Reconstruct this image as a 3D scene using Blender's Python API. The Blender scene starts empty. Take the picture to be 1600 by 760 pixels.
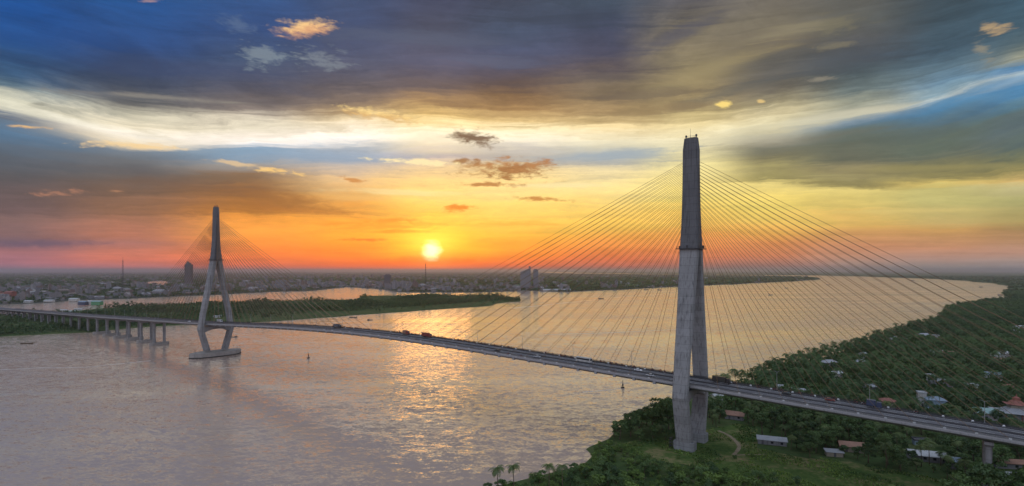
import bpy, bmesh, math, random
import numpy as np
from mathutils import Vector, Matrix
rng = np.random.default_rng(7)
random.seed(7)
SC = bpy.context.scene
COL = SC.collection
PI = math.pi
R = math.radians

# ------------------------------------------------------------------ camera
CAM_H = 98.0          # height of the drone above the river, metres
F = 860.0             # focal length in photo pixels (1600 wide)
HY = 423.0            # row of the horizon
cam = bpy.data.cameras.new('camera')
cam_o = bpy.data.objects.new('camera', cam)
COL.objects.link(cam_o)
cam_o.location = (0, 0, CAM_H)
cam_o.rotation_euler = (R(90), 0, 0)
cam.sensor_width = 36.0
cam.lens = F / 1600 * 36.0
cam.shift_y = (HY - 380) / 1600
cam.clip_start = 1.0
cam.clip_end = 300000
SC.camera = cam_o

def G(px, py, z=0.0):
    """The spot of the ground (or of a level z) seen at a place of the photograph."""
    Y = (CAM_H - z) * F / (py - HY)
    return ((px - 800) / F * Y, Y)

# ------------------------------------------------------------------ node helper
class NT:
    def __init__(s, tree): s.t = tree
    def node(s, typ, **kw):
        n = s.t.nodes.new(typ)
        for k, v in kw.items(): setattr(n, k, v)
        return n
    def put(s, sock, v):
        if isinstance(v, S): s.t.links.new(v.k, sock)
        elif v is None: pass
        else:
            try: sock.default_value = v
            except Exception: sock.default_value = tuple(v) + (1.0,)
    def math(s, op, a, b=None, c=None, clamp=False):
        n = s.node('ShaderNodeMath', operation=op, use_clamp=clamp)
        for i, v in enumerate((a, b, c)):
            if v is not None: s.put(n.inputs[i], v)
        return S(s, n.outputs[0])
    def comb(s, x, y, z):
        n = s.node('ShaderNodeCombineXYZ')
        for i, v in enumerate((x, y, z)): s.put(n.inputs[i], v)
        return S(s, n.outputs[0])
    def sep(s, v):
        n = s.node('ShaderNodeSeparateXYZ'); s.put(n.inputs[0], v)
        return [S(s, o) for o in n.outputs]
    def noise(s, vec, scale=1.0, detail=4.0, rough=0.5, dist=0.0, color=False):
        n = s.node('ShaderNodeTexNoise')
        if vec is not None: s.put(n.inputs['Vector'], vec)
        n.inputs['Scale'].default_value = scale
        n.inputs['Detail'].default_value = detail
        n.inputs['Roughness'].default_value = rough
        n.inputs['Distortion'].default_value = dist
        return S(s, n.outputs['Color' if color else 'Fac'])
    def smooth(s, x, a, b, lo=0.0, hi=1.0):
        n = s.node('ShaderNodeMapRange', interpolation_type='SMOOTHSTEP')
        s.put(n.inputs[0], x)
        for i, v in enumerate((a, b, lo, hi)): n.inputs[1 + i].default_value = v
        return S(s, n.outputs[0])
    def lin(s, x, a, b, lo=0.0, hi=1.0):
        n = s.node('ShaderNodeMapRange', interpolation_type='LINEAR', clamp=True)
        s.put(n.inputs[0], x)
        for i, v in enumerate((a, b, lo, hi)): n.inputs[1 + i].default_value = v
        return S(s, n.outputs[0])
    def mix(s, f, a, b, blend='MIX'):
        n = s.node('ShaderNodeMix', data_type='RGBA', blend_type=blend)
        n.clamp_factor = True
        s.put(n.inputs[0], f); s.put(n.inputs[6], a); s.put(n.inputs[7], b)
        return S(s, n.outputs[2])
    def ramp(s, x, stops, interp='LINEAR'):
        n = s.node('ShaderNodeValToRGB'); s.put(n.inputs[0], x)
        cr = n.color_ramp; cr.interpolation = interp
        stops = sorted(stops, key=lambda q: q[0])
        while len(cr.elements) < len(stops): cr.elements.new(0.5)
        for e, (p, c) in zip(cr.elements, stops): e.position = p
        for i, (p, c) in enumerate(stops):
            cr.elements[i].position = min(1, max(0, p)); cr.elements[i].color = tuple(c) + (1.0,)
        return S(s, n.outputs[0])
class S:
    """A socket with arithmetic."""
    def __init__(s, nt, k): s.nt, s.k = nt, k
    def __add__(s, o): return s.nt.math('ADD', s, o)
    __radd__ = __add__
    def __sub__(s, o): return s.nt.math('SUBTRACT', s, o)
    def __rsub__(s, o): return s.nt.math('SUBTRACT', o, s)
    def __mul__(s, o): return s.nt.math('MULTIPLY', s, o)
    __rmul__ = __mul__
    def __truediv__(s, o): return s.nt.math('DIVIDE', s, o)
    def __rtruediv__(s, o): return s.nt.math('DIVIDE', o, s)

def lin1(c):
    c = c / 255.0
    return c / 12.92 if c <= 0.04045 else ((c + 0.055) / 1.055) ** 2.4
def srgb(r, g, b): return (lin1(r), lin1(g), lin1(b))

# ------------------------------------------------------------------ sky
SUN_AZ = math.atan(-125 / 860.0)
SUN_EL = R(2.05)
SUN_DIR = Vector((math.sin(SUN_AZ) * math.cos(SUN_EL), math.cos(SUN_AZ) * math.cos(SUN_EL), math.sin(SUN_EL)))

SKY = {   # sunset sky colours by bearing (photo column) and height
 0: [(0,22,82,155),(50,28,80,145),(80,36,73,118),(115,55,88,122),(130,105,130,145),(150,215,212,190),(164,218,214,192),(178,105,115,130),(192,95,115,135),(205,85,118,148),(225,85,103,122),(245,82,92,105),(270,85,85,92),(300,95,82,86),(325,108,88,92),(345,125,98,98),(365,130,100,103),(380,105,88,105),(392,165,110,115),(410,170,112,125),(418,160,112,130),(423,125,100,122)],
 200: [(0,28,80,142),(60,36,74,130),(95,50,71,110),(125,62,75,100),(145,82,88,100),(158,112,112,112),(175,205,198,175),(195,245,232,202),(208,255,246,228),(222,240,224,195),(234,112,126,140),(250,100,105,112),(270,98,92,92),(300,112,87,75),(325,140,100,80),(350,165,110,90),(368,182,116,96),(382,160,106,100),(392,195,116,98),(405,218,120,98),(418,200,115,112),(423,150,98,112)],
 400: [(0,45,80,132),(45,45,75,125),(90,62,82,115),(125,75,82,105),(150,95,90,95),(168,125,115,110),(180,195,184,166),(195,245,234,208),(212,262,250,234),(223,258,252,246),(231,130,160,185),(245,126,155,180),(258,152,150,148),(275,125,100,80),(300,140,95,58),(325,165,105,50),(345,228,145,62),(365,252,160,68),(385,252,140,62),(400,252,125,62),(415,240,110,72),(423,180,92,90)],
 550: [(0,62,80,116),(50,60,75,110),(100,78,85,110),(130,88,85,95),(155,120,105,95),(170,172,146,110),(185,228,206,165),(200,255,242,216),(215,268,260,248),(225,168,182,195),(245,150,170,190),(265,192,180,168),(285,228,190,138),(305,222,170,102),(325,218,150,72),(345,248,165,62),(365,256,170,56),(385,256,145,50),(400,256,125,48),(415,250,100,52),(423,205,80,72)],
 675: [(0,62,68,92),(50,70,75,95),(100,80,82,105),(135,100,88,88),(160,150,120,85),(180,218,182,115),(195,255,228,165),(210,264,250,216),(228,242,226,195),(240,192,182,180),(260,228,200,158),(285,254,215,138),(305,258,220,128),(330,255,200,85),(350,258,212,76),(370,260,210,64),(390,260,195,52),(405,260,148,42),(415,258,105,42),(423,240,80,50)],
 800: [(0,58,65,82),(50,62,75,98),(85,72,82,110),(110,82,80,98),(130,95,80,78),(150,135,105,75),(170,165,130,85),(190,228,196,135),(205,255,238,190),(220,262,250,222),(232,196,190,180),(250,180,175,165),(265,215,190,140),(285,248,215,143),(305,253,225,143),(325,253,215,112),(345,255,205,92),(365,255,190,72),(385,255,160,56),(405,250,125,52),(415,242,100,56),(423,200,86,66)],
 950: [(0,62,75,92),(40,64,72,95),(80,72,74,95),(105,88,80,85),(130,110,98,85),(150,130,112,85),(170,168,141,100),(185,203,176,125),(200,248,222,165),(215,255,243,206),(225,216,210,185),(240,170,178,178),(255,180,180,172),(270,228,210,164),(290,254,230,158),(310,247,215,128),(330,247,205,106),(350,250,200,92),(370,247,170,77),(390,237,135,72),(405,228,115,72),(415,200,102,82),(423,150,90,88)],
 1080: [(0,95,92,95),(40,118,110,95),(70,130,119,97),(100,140,127,97),(130,150,134,98),(160,165,145,105),(180,206,185,130),(195,243,222,165),(210,248,236,195),(225,236,225,184),(245,228,215,163),(260,254,236,163),(285,254,230,142),(310,252,225,122),(330,247,205,102),(350,242,190,92),(370,237,160,82),(390,228,135,82),(405,208,120,88),(415,170,110,98),(423,125,95,100)],
 1200: [(0,116,109,98),(30,119,111,95),(60,116,106,90),(90,95,92,86),(120,98,95,90),(140,115,108,95),(160,162,151,120),(180,218,203,160),(192,240,228,186),(205,192,186,160),(220,166,160,140),(235,115,115,100),(250,120,115,88),(265,162,151,100),(280,150,140,90),(290,234,212,130),(310,244,216,118),(330,239,211,107),(350,237,195,97),(365,227,165,83),(380,217,140,83),(400,207,126,88),(415,165,118,108),(423,115,100,108)],
 1330: [(0,98,97,92),(30,95,95,90),(60,85,85,85),(90,72,80,90),(115,82,95,100),(140,112,126,126),(158,155,158,142),(172,196,195,174),(186,130,150,165),(195,95,120,135),(205,95,110,108),(225,95,100,88),(250,98,100,85),(265,140,130,95),(278,157,146,100),(287,140,130,85),(297,230,208,125),(310,217,195,113),(330,217,190,107),(348,222,175,98),(362,202,150,93),(385,202,140,103),(400,192,140,114),(412,170,140,128),(423,120,112,118)],
 1470: [(0,65,80,90),(40,62,80,92),(80,70,92,108),(110,95,120,135),(128,112,146,170),(142,134,163,178),(150,186,198,198),(158,98,138,168),(170,78,128,164),(182,78,115,140),(200,88,105,108),(225,92,103,92),(245,100,105,90),(258,125,120,85),(272,152,141,90),(285,218,192,109),(294,192,181,115),(320,197,186,118),(345,197,170,108),(355,202,156,93),(370,187,140,93),(390,197,141,108),(402,182,141,124),(415,155,140,135),(423,118,118,122)],
 1600: [(0,62,88,105),(35,70,95,110),(60,90,110,118),(75,110,120,115),(88,168,168,146),(98,92,142,182),(106,110,155,197),(115,180,196,200),(122,140,168,190),(135,78,130,170),(150,78,126,162),(165,88,118,130),(175,88,105,108),(200,85,100,105),(225,88,102,98),(240,115,118,90),(255,152,141,90),(270,177,156,100),(282,222,186,114),(292,197,186,135),(315,172,166,110),(345,177,156,98),(358,167,131,90),(375,172,131,95),(395,192,146,124),(408,168,146,138),(423,122,120,124)],
}
BASE = {0:158,200:207,400:214,550:212,675:208,800:215,950:209,1080:206,1200:192,1330:172,1470:150,1600:116}
def shift_w(y):       # how much of the streak's slant a height takes part in
    t = min(1, max(0, (y - 120) / 215.0)); t = t * t * (3 - 2 * t)
    return 1 - t
VMAX = 0.62
def build_world():
    w = bpy.data.worlds.new('World'); SC.world = w
    w.use_nodes = True
    nt = NT(w.node_tree); w.node_tree.nodes.clear()
    d = S(nt, nt.node('ShaderNodeTexCoord').outputs['Generated'])
    x, y, z = nt.sep(d)
    hor = nt.math('SQRT', x * x + y * y)
    A = nt.math('ARCTAN2', x, y)
    V = z / nt.math('MAXIMUM', hor, 0.02)
    V = nt.math('MAXIMUM', V, 0.0)
    # cloud layer coordinates: a flat layer seen in perspective
    zz = nt.math('MAXIMUM', z, 0.0) + 0.11
    cp = nt.comb(x / zz, y / zz, 0.0)
    n1 = nt.noise(cp, 0.75, 5, 0.55, 0.4)
    n2 = nt.noise(nt.comb(A * 3.0, V * 26.0, 3.7), 1.0, 5, 0.55, 0.3)
    n3 = nt.noise(nt.comb(A * 22.0, V * 60.0, 9.1), 1.0, 5, 0.62, 0.6)
    n4 = nt.noise(nt.comb(A * 60.0, V * 150.0, 1.3), 1.0, 4, 0.6, 0.4)
    n6 = nt.noise(cp, 2.6, 6, 0.62, 0.9)
    cA = nt.math('COSINE', nt.math('MINIMUM', nt.math('ABSOLUTE', A), 0.80))
    py = 423.0 - V / cA * 860.0                   # height as a photo row at this bearing
    hgt = nt.smooth(py, 423, 330)
    py = py + (n1 - 0.5) * 26.0 * hgt + (n2 - 0.5) * 34.0 * nt.smooth(py, 423, 200, 0.12, 1) + (n3 - 0.5) * 9.0 * hgt
    # slant of the bright streak
    azs = {k: math.atan((k - 800) / 860.0) for k in SKY}
    a0, a1 = azs[0], azs[1600]
    st = [((azs[k] - a0) / (a1 - a0), ((BASE[k] - 100) / 200.0,) * 3) for k in SKY]
    yb = nt.ramp((A - a0) / (a1 - a0), st, 'CARDINAL') * 200.0 + 100.0
    sw = nt.smooth(py, 120, 335, 1, 0)
    ys = py + (210.0 - yb) * sw
    Aw = A + (n1 - 0.5) * 0.10 + (n3 - 0.5) * 0.03
    n5 = nt.noise(nt.comb(A * 4.5 + n1 * 0.5, ys * 0.085, 5.5), 1.0, 6, 0.66, 0.5)
    ys = ys + (n5 - 0.5) * 30.0 * hgt
    fy = (ys + 120.0) / 560.0
    keys = sorted(SKY)
    back = [(-120,132,140,154),(60,117,124,142),(200,126,131,148),(300,150,144,152),(380,172,148,150),(423,158,138,146)]
    def col(stops, b):
        out = []
        for q in stops:
            yy = q[0] + (210 - b) * shift_w(q[0])
            out.append(((yy + 120) / 560.0, tuple(lin1(v) for v in q[1:])))
        return out
    zen = (74, 84, 104)
    res = None
    for i, k in enumerate(keys):
        stops = list(SKY[k])
        c0 = stops[0][1:]
        stops = [(-105,) + tuple((a + b) / 2 for a, b in zip(c0, zen))] + stops
        r = nt.ramp(fy, col(stops, BASE[k]))
        if res is None: res = r
        else: res = nt.mix(nt.smooth(Aw, azs[keys[i - 1]], azs[k]), res, r)
    # overhead and behind the camera: a paler, bluer evening sky, boosted unseen to fill the foreground
    bk = nt.ramp((py + 120.0) / 560.0, [((q[0] + 120) / 560.0, tuple(lin1(v) for v in q[1:])) for q in back])
    fb = nt.math('MAXIMUM', nt.smooth(nt.math('ABSOLUTE', A), 0.80, 1.5), nt.smooth(V, 0.60, 1.6))
    # brightness texture of the cloud layer
    tex = 1.0 + (n1 - 0.5) * 0.8 * nt.smooth(py, 330, 150) + (n6 - 0.5) * 1.0 * nt.smooth(py, 260, 120, 0.1, 1.0) + (n5 - 0.5) * 0.7 + (n3 - 0.5) * 0.3 + (n4 - 0.5) * 0.12
    tx = nt.comb(tex, tex, tex)
    res = nt.mix(1.0, res, tx, 'MULTIPLY')
    # single clouds: bearing/height, size, tilt, colour
    vec = nt.comb(A * 860.0, 423.0 - V / cA * 860.0, 0.0)
    rg = n3 * 2.0 + n4 * 1.3 - 1.65
    rs = (n5 - 0.5) * 2.4 + (n6 - 0.5) * 1.6
    n4c = n4 * 3.0 - 1.5
    def puff(res, px, pyy, rx, ry, tilt, c, soft=0.7, rag=1.1, op=1.0, c2=None, ns=None):
        a = math.atan((px - 800) / 860.0); ca = math.cos(a)
        mp = nt.node('ShaderNodeMapping', vector_type='TEXTURE')
        ch = nt.node('ShaderNodeVectorMath', operation='MULTIPLY_ADD')     # makes the clouds evaluate one after another
        nt.put(ch.inputs[0], res); ch.inputs[1].default_value = (1e-7, 1e-7, 1e-7); nt.put(ch.inputs[2], vec)
        nt.t.links.new(ch.outputs[0], mp.inputs[0])
        mp.inputs[1].default_value = (a * 860.0, pyy, 0)
        mp.inputs[2].default_value = (0, 0, math.atan(tilt))
        mp.inputs[3].default_value = (rx * ca ** 2, ry, 1)
        ln = nt.node('ShaderNodeVectorMath', operation='LENGTH')
        nt.t.links.new(mp.outputs[0], ln.inputs[0])
        e = nt.math('MULTIPLY_ADD', rs if ns else rg, rag, S(nt, ln.outputs['Value']))
        m = nt.smooth(e, 1.0, 1.0 - soft, 0.0, op)
        cc = srgb(*c) + (1.0,)
        if c2:
            dy = nt.sep(S(nt, mp.outputs[0]))[1]
            cc = nt.mix(nt.smooth(dy + n4c, -0.7, 0.7), srgb(*c) + (1.0,), srgb(*c2) + (1.0,))
        return nt.mix(m, res, cc)
    P = [
     (1120,105,170,20,-0.42,(158,143,105),1.0,0.9,0.6,None,1),
     (1240,45,130,16,-0.30,(150,140,112),1.0,1.0,0.55,None,1),
     (1060,55,110,16,-0.5,(84,84,98),1.0,0.9,0.6,None,1),
     (1150,140,120,14,-0.35,(100,98,92),1.0,1.0,0.6,None,1),
     (1290,98,150,20,-0.22,(82,87,92),1.0,0.9,0.7,None,1),
     (1000,150,140,12,-0.12,(112,98,84),1.0,1.0,0.55,None,1),
     (930,120,160,18,-0.10,(84,78,84),1.0,0.8,0.5,None,1),
     (640,60,170,24,0.05,(88,98,122),1.0,1.2,0.55,None,1),
     (860,30,170,26,0.0,(56,66,84),1.0,1.0,0.6,None,1),
     (720,95,150,14,0.04,(94,102,128),1.0,1.2,0.5,None,1),
     (330,110,220,20,0.06,(52,70,108),1.0,1.0,0.5,None,1),
     (90,60,170,24,0.05,(26,72,135),1.0,1.2,0.5,None,1),
     (250,152,200,6,0.10,(150,144,134),1.0,1.2,0.6,None,1),
     (120,172,140,6,0.12,(168,166,150),1.0,1.2,0.5,None,1),
     (880,192,160,10,-0.05,(196,168,116),1.0,1.2,0.6,None,1),
     (1010,175,120,9,-0.14,(148,126,90),1.0,1.2,0.6,None,1),
     (1330,178,140,8,-0.20,(214,208,182),1.0,1.0,0.6,None,1),
     (1300,212,150,12,-0.24,(112,110,96),1.0,1.0,0.6,None,1),
     (1150,232,110,9,-0.10,(140,134,112),1.0,1.2,0.6,None,1),
     (950,243,170,13,-0.05,(158,172,182),1.0,1.0,0.8,None,1),
     (520,246,190,13,0.02,(134,160,184),1.0,0.8,0.7,None,1),
     (590,352,110,9,0.02,(246,134,44),1.0,1.0,0.6,None,1),
     (780,350,110,8,-0.02,(248,160,60),1.0,1.0,0.5,None,1),
     (1450,262,170,7,-0.03,(150,140,90),1.0,1.1,0.6,None,1),
     (1400,330,200,5,-0.03,(226,200,122),1.0,1.1,0.5,None,1),
     (560,310,90,7,0.04,(238,186,110),1.0,1.1,0.5,None,1),
     (480,330,120,10,0.10,(170,104,52),1.0,0.9,0.6,None,1),
     (300,290,200,16,0.10,(110,82,68),1.0,0.9,0.5,None,1),
     (150,262,200,12,0.08,(84,86,94),1.0,0.9,0.5,None,1),
     (860,290,120,6,0,(255,238,180),1.0,1.1,0.5,None,1),
     (640,300,110,7,0.02,(255,236,170),1.0,1.1,0.5,None,1),
     (520,395,160,5,0,(238,108,44),1.0,1.0,0.45,None,1),
     (640,362,70,4,0,(226,120,36),1.0,1.0,0.6,None,1),
     (676,374,66,24,0,(255,226,72),1.0,0.35,0.85,None),
     (672,411,150,14,0,(255,84,30),1.0,0.4,0.7,None),
     (690,392,22,1.6,0,(255,190,60),1.0,0.6,0.8,None,1),
     (478,44,62,17,-0.10,(252,205,140),0.9,0.9,0.95,(225,165,120)),
     (415,88,50,22,0.1,(132,146,156),1.0,1.6,0.65,None),
     (505,92,48,20,0.25,(130,140,150),1.0,1.6,0.6,None),
     (370,38,40,16,0.3,(90,112,145),1.0,1.4,0.6,None),
     (232,2,24,4,0,(190,150,140),0.9,1.0,0.6,None),
     (600,180,75,11,0.17,(255,220,145),0.9,1.3,0.9,(220,175,110)),
     (742,216,46,17,0.22,(112,88,72),0.8,1.0,0.95,(96,72,56)),
     (795,264,88,19,0.03,(176,118,70),0.8,1.3,0.92,(140,86,46)),
     (725,252,34,7,0.05,(150,105,65),0.8,1.2,0.9,None),
     (765,289,60,5,0,(170,105,55),0.8,1.2,0.85,None),
     (650,253,78,6,0.06,(255,235,180),0.8,1.3,0.9,None),
     (715,325,34,8,-0.1,(228,125,40),0.8,1.1,0.92,None),
     (845,312,50,5,0.04,(190,118,55),0.8,1.2,0.85,None),
     (565,375,60,4,0,(222,112,42),0.8,0.8,0.85,None),
     (600,345,50,6,0,(238,140,46),1.0,1.0,0.7,None),
     (440,268,48,6,0.1,(255,208,128),0.8,1.2,0.85,None),
     (370,256,45,5,0.15,(235,200,150),0.8,1.2,0.7,None),
     (548,281,26,5,0.15,(196,125,60),0.8,1.1,0.8,None),
     (1130,163,15,7,-0.05,(255,222,128),0.6,0.9,0.95,None),
     (1188,158,8,3,0,(235,200,130),0.7,0.8,0.8,None),
     (1556,44,34,13,-0.05,(186,158,118),0.9,1.2,0.85,None),
     (1534,76,18,20,-0.3,(145,138,120),0.9,1.5,0.75,None),
     (1280,124,34,5,-0.1,(150,142,125),0.9,1.3,0.6,None),
     (1310,40,60,16,-0.15,(120,114,94),1.0,1.3,0.6,None),
     (1300,72,60,7,-0.15,(128,120,98),1.0,1.3,0.6,None),
     (85,300,48,9,0.08,(178,124,100),0.9,1.5,0.8,None),
     (182,299,18,3,0.1,(175,125,95),0.9,1.2,0.7,None),
     (42,198,40,4,0.13,(240,190,125),0.8,1.1,0.85,None),
     (215,228,105,7,0.10,(248,212,155),0.8,1.2,0.85,None),
     (440,312,120,20,0.16,(146,94,52),1.0,0.6,0.7,None),
     (80,381,150,8,0,(98,84,106),1.0,0.7,0.7,None),
     (1290,285,95,4,-0.03,(136,126,82),0.9,0.9,0.7,None),
     (1420,215,180,26,0,(92,102,92),1.0,0.5,0.5,None),
     (60,163,22,3,0.15,(150,148,135),0.9,1.2,0.7,None),
    ]
    for p in P: res = puff(res, *p)
    # the low sun and the glare round it (air lit by the sun)
    dot = nt.node('ShaderNodeVectorMath', operation='DOT_PRODUCT')
    nt.put(dot.inputs[0], d); dot.inputs[1].default_value = SUN_DIR
    ang = nt.math('ARCCOSINE', nt.math('MINIMUM', S(nt, dot.outputs['Value']), 0.9999999)) * (180 / PI)
    wob = ang + (n4 - 0.5) * 0.7 + (n3 - 0.5) * 0.9
    disc = nt.smooth(wob, 1.3, 0.15)
    g1 = nt.math('EXPONENT', ang * ang * (-1.0 / (2.0 * 2.0)))
    g2 = nt.math('EXPONENT', ang * (-1.0 / 4.2))
    def scale(v, c):
        return nt.mix(1.0, nt.comb(v, v, v), tuple(c) + (1.0,), 'MULTIPLY')
    res = nt.mix(1.0, res, scale(disc * 1.15, (1.0, 0.93, 0.62)), 'ADD')
    res = nt.mix(1.0, res, scale(g1 * 0.22, (1.0, 0.72, 0.16)), 'ADD')
    res = nt.mix(1.0, res, scale(g2 * 0.03, (1.0, 0.45, 0.05)), 'ADD')
    res = nt.mix(fb, res, nt.mix(1.0, bk, (BACK, BACK, BACK, 1), 'MULTIPLY'))
    # physical clear-sky light
    sky = nt.node('ShaderNodeTexSky', sky_type='NISHITA')
    sky.sun_disc = False; sky.sun_elevation = SUN_EL; sky.sun_rotation = SUN_AZ
    sky.altitude = 100; sky.air_density = 1.0; sky.dust_density = 2.0
    bg1 = nt.node('ShaderNodeBackground'); nt.put(bg1.inputs[0], res); bg1.inputs[1].default_value = SKY_GAIN
    bg2 = nt.node('ShaderNodeBackground'); nt.t.links.new(sky.outputs[0], bg2.inputs[0]); bg2.inputs[1].default_value = NISHITA
    add = nt.node('ShaderNodeAddShader')
    nt.t.links.new(bg1.outputs[0], add.inputs[0]); nt.t.links.new(bg2.outputs[0], add.inputs[1])
    out = nt.node('ShaderNodeOutputWorld'); nt.t.links.new(add.outputs[0], out.inputs[0])
    w.cycles.sampling_method = 'MANUAL'; w.cycles.sample_map_resolution = 1024
SKY_GAIN = 1.0
BACK = 3.3
NISHITA = 0.008
build_world()

sun = bpy.data.lights.new('sun', 'SUN'); sun_o = bpy.data.objects.new('sun', sun); COL.objects.link(sun_o)
sun.energy = 0.06; sun.angle = R(8); sun.color = (1.0, 0.40, 0.13)
sun_o.rotation_euler = SUN_DIR.to_track_quat('Z', 'Y').to_euler()
sun_o.location = (0, 0, 400)

SC.view_settings.view_transform = 'Standard'; SC.view_settings.look = 'None'
SC.view_settings.exposure = 0; SC.view_settings.gamma = 1; SC.view_settings.use_curve_mapping = False
cy = SC.cycles
cy.use_denoising = True
try: cy.denoiser = 'OPENIMAGEDENOISE'
except Exception: pass
cy.max_bounces = 5; cy.diffuse_bounces = 2; cy.glossy_bounces = 3; cy.transmission_bounces = 2; cy.volume_bounces = 0
cy.sample_clamp_indirect = 4.0
cy.caustics_reflective = False; cy.caustics_refractive = False
from mathutils.geometry import delaunay_2d_cdt
# ------------------------------------------------------------------ mesh + object helpers
class MB:
    """Collects boxes, prisms, tubes and sheets; build() links them as one mesh object."""
    def __init__(s): s.v, s.f = [], []
    def add(s, vs, fs):
        b = len(s.v); s.v += [tuple(q) for q in vs]; s.f += [tuple(b + i for i in f) for f in fs]; return s
    def box(s, c, sz, ax=None, taper=1.0):
        cx, cy_, cz = c; hx, hy, hz = sz[0] / 2, sz[1] / 2, sz[2] / 2
        vs = []
        for z, k in ((-hz, 1.0), (hz, taper)):
            for x, y in ((-hx, -hy), (hx, -hy), (hx, hy), (-hx, hy)):
                p = Vector((x * k, y * k, z))
                if ax: p = ax @ p
                vs.append((cx + p.x, cy_ + p.y, cz + p.z))
        return s.add(vs, [(3, 2, 1, 0), (4, 5, 6, 7), (0, 1, 5, 4), (1, 2, 6, 5), (2, 3, 7, 6), (3, 0, 4, 7)])
    def loft(s, rings, cap=True, close=True):
        n = len(rings[0]); vs = [p for r in rings for p in r]; fs = []
        for k in range(len(rings) - 1):
            for i in range(n if close else n - 1):
                j = (i + 1) % n
                fs.append((k * n + i, k * n + j, (k + 1) * n + j, (k + 1) * n + i))
        if cap:
            fs.append(tuple(range(n - 1, -1, -1))); fs.append(tuple((len(rings) - 1) * n + i for i in range(n)))
        return s.add(vs, fs)
    def tube(s, pts, rs, n=6, cap=True):
        pts = [Vector(p) for p in pts]
        if not hasattr(rs, '__len__'): rs = [rs] * len(pts)
        rings = []
        for i, p in enumerate(pts):
            d = (pts[min(i + 1, len(pts) - 1)] - pts[max(i - 1, 0)]).normalized()
            a = d.orthogonal().normalized() if abs(d.z) > 0.9 else d.cross(Vector((0, 0, 1))).normalized()
            if abs(d.z) > 0.9: a = (Vector((1, 0, 0)) - d * d.x).normalized()
            b = d.cross(a)
            rings.append([p + (a * math.cos(2 * PI * k / n) + b * math.sin(2 * PI * k / n)) * rs[i] for k in range(n)])
        return s.loft(rings, cap)
    def build(s, name, mat, parent=None, origin=(0, 0, 0), smooth=False):
        me = bpy.data.meshes.new(name)
        o0 = Vector(origin)
        me.from_pydata([(q[0] - o0.x, q[1] - o0.y, q[2] - o0.z) for q in s.v], [], s.f)
        me.update()
        if smooth: me.polygons.foreach_set('use_smooth', [True] * len(me.polygons))
        return put(name, me, mat, parent)
def put(name, me, mat, parent=None):
    if mat is not None and not me.materials: me.materials.append(mat)
    o = bpy.data.objects.new(name, me); COL.objects.link(o)
    if parent is not None: o.parent = parent
    return o
def quads_mesh(name, V, nq, tint=None):
    """A mesh of loose quads from an (nq*4, 3) array."""
    me = bpy.data.meshes.new(name)
    me.vertices.add(nq * 4); me.loops.add(nq * 4); me.polygons.add(nq)
    me.vertices.foreach_set('co', np.ascontiguousarray(V, dtype=np.float32).ravel())
    me.loops.foreach_set('vertex_index', np.arange(nq * 4, dtype=np.int32))
    me.polygons.foreach_set('loop_start', np.arange(0, nq * 4, 4, dtype=np.int32))
    if tint is not None:
        at = me.attributes.new('tint', 'FLOAT', 'FACE'); at.data.foreach_set('value', np.ascontiguousarray(tint, dtype=np.float32))
    me.update(); me.validate()
    return me
def tag(o, label=None, cat=None, group=None, kind=None):
    if label: o['label'] = label
    if cat: o['category'] = cat
    if group: o['group'] = group
    if kind: o['kind'] = kind
    return o
def empty(name, loc=(0, 0, 0), rz=0.0):
    o = bpy.data.objects.new(name, None); COL.objects.link(o)
    o.empty_display_size = 0.5; o.location = loc; o.rotation_euler = (0, 0, rz); return o
KIDS = {}
def copy_tree(o, parent=None):
    c = o.copy(); COL.objects.link(c)
    if parent is not None: c.parent = parent
    for ch in list(o.children): copy_tree(ch, c)
    return c
def inside(poly, x, y):
    n = len(poly); c = False; j = n - 1
    for i in range(n):
        xi, yi = poly[i]; xj, yj = poly[j]
        if (yi > y) != (yj > y) and x < (xj - xi) * (y - yi) / (yj - yi) + xi: c = not c
        j = i
    return c
def inside_np(poly, X, Y):
    c = np.zeros(X.shape, bool); n = len(poly); j = n - 1
    for i in range(n):
        xi, yi = poly[i]; xj, yj = poly[j]
        if yi != yj:
            c ^= ((yi > Y) != (yj > Y)) & (X < (xj - xi) * (Y - yi) / (yj - yi) + xi)
        j = i
    return c

# ------------------------------------------------------------------ materials
def new_mat(name):
    m = bpy.data.materials.new(name); m.use_nodes = True
    m.node_tree.nodes.clear(); nt = NT(m.node_tree)
    out = nt.node('ShaderNodeOutputMaterial')
    return m, nt, out
def principled(nt, out, color, rough=0.6, spec=0.4, metal=0.0, normal=None):
    b = nt.node('ShaderNodeBsdfPrincipled')
    nt.put(b.inputs['Base Color'], color if isinstance(color, S) else tuple(color) + (1.0,))
    nt.put(b.inputs['Roughness'], rough); b.inputs['Metallic'].default_value = metal
    b.inputs['Specular IOR Level'].default_value = spec
    if normal is not None: nt.put(b.inputs['Normal'], normal)
    nt.t.links.new(b.outputs[0], out.inputs[0]); return b
def gpos(nt): return S(nt, nt.node('ShaderNodeNewGeometry').outputs['Position'])
def opos(nt): return S(nt, nt.node('ShaderNodeTexCoord').outputs['Object'])
def bump(nt, h, strength=0.4, dist=1.0, normal=None):
    n = nt.node('ShaderNodeBump'); nt.put(n.inputs['Height'], h)
    nt.put(n.inputs['Strength'], strength); n.inputs['Distance'].default_value = dist
    if normal is not None: nt.put(n.inputs['Normal'], normal)
    return S(nt, n.outputs[0])
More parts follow.
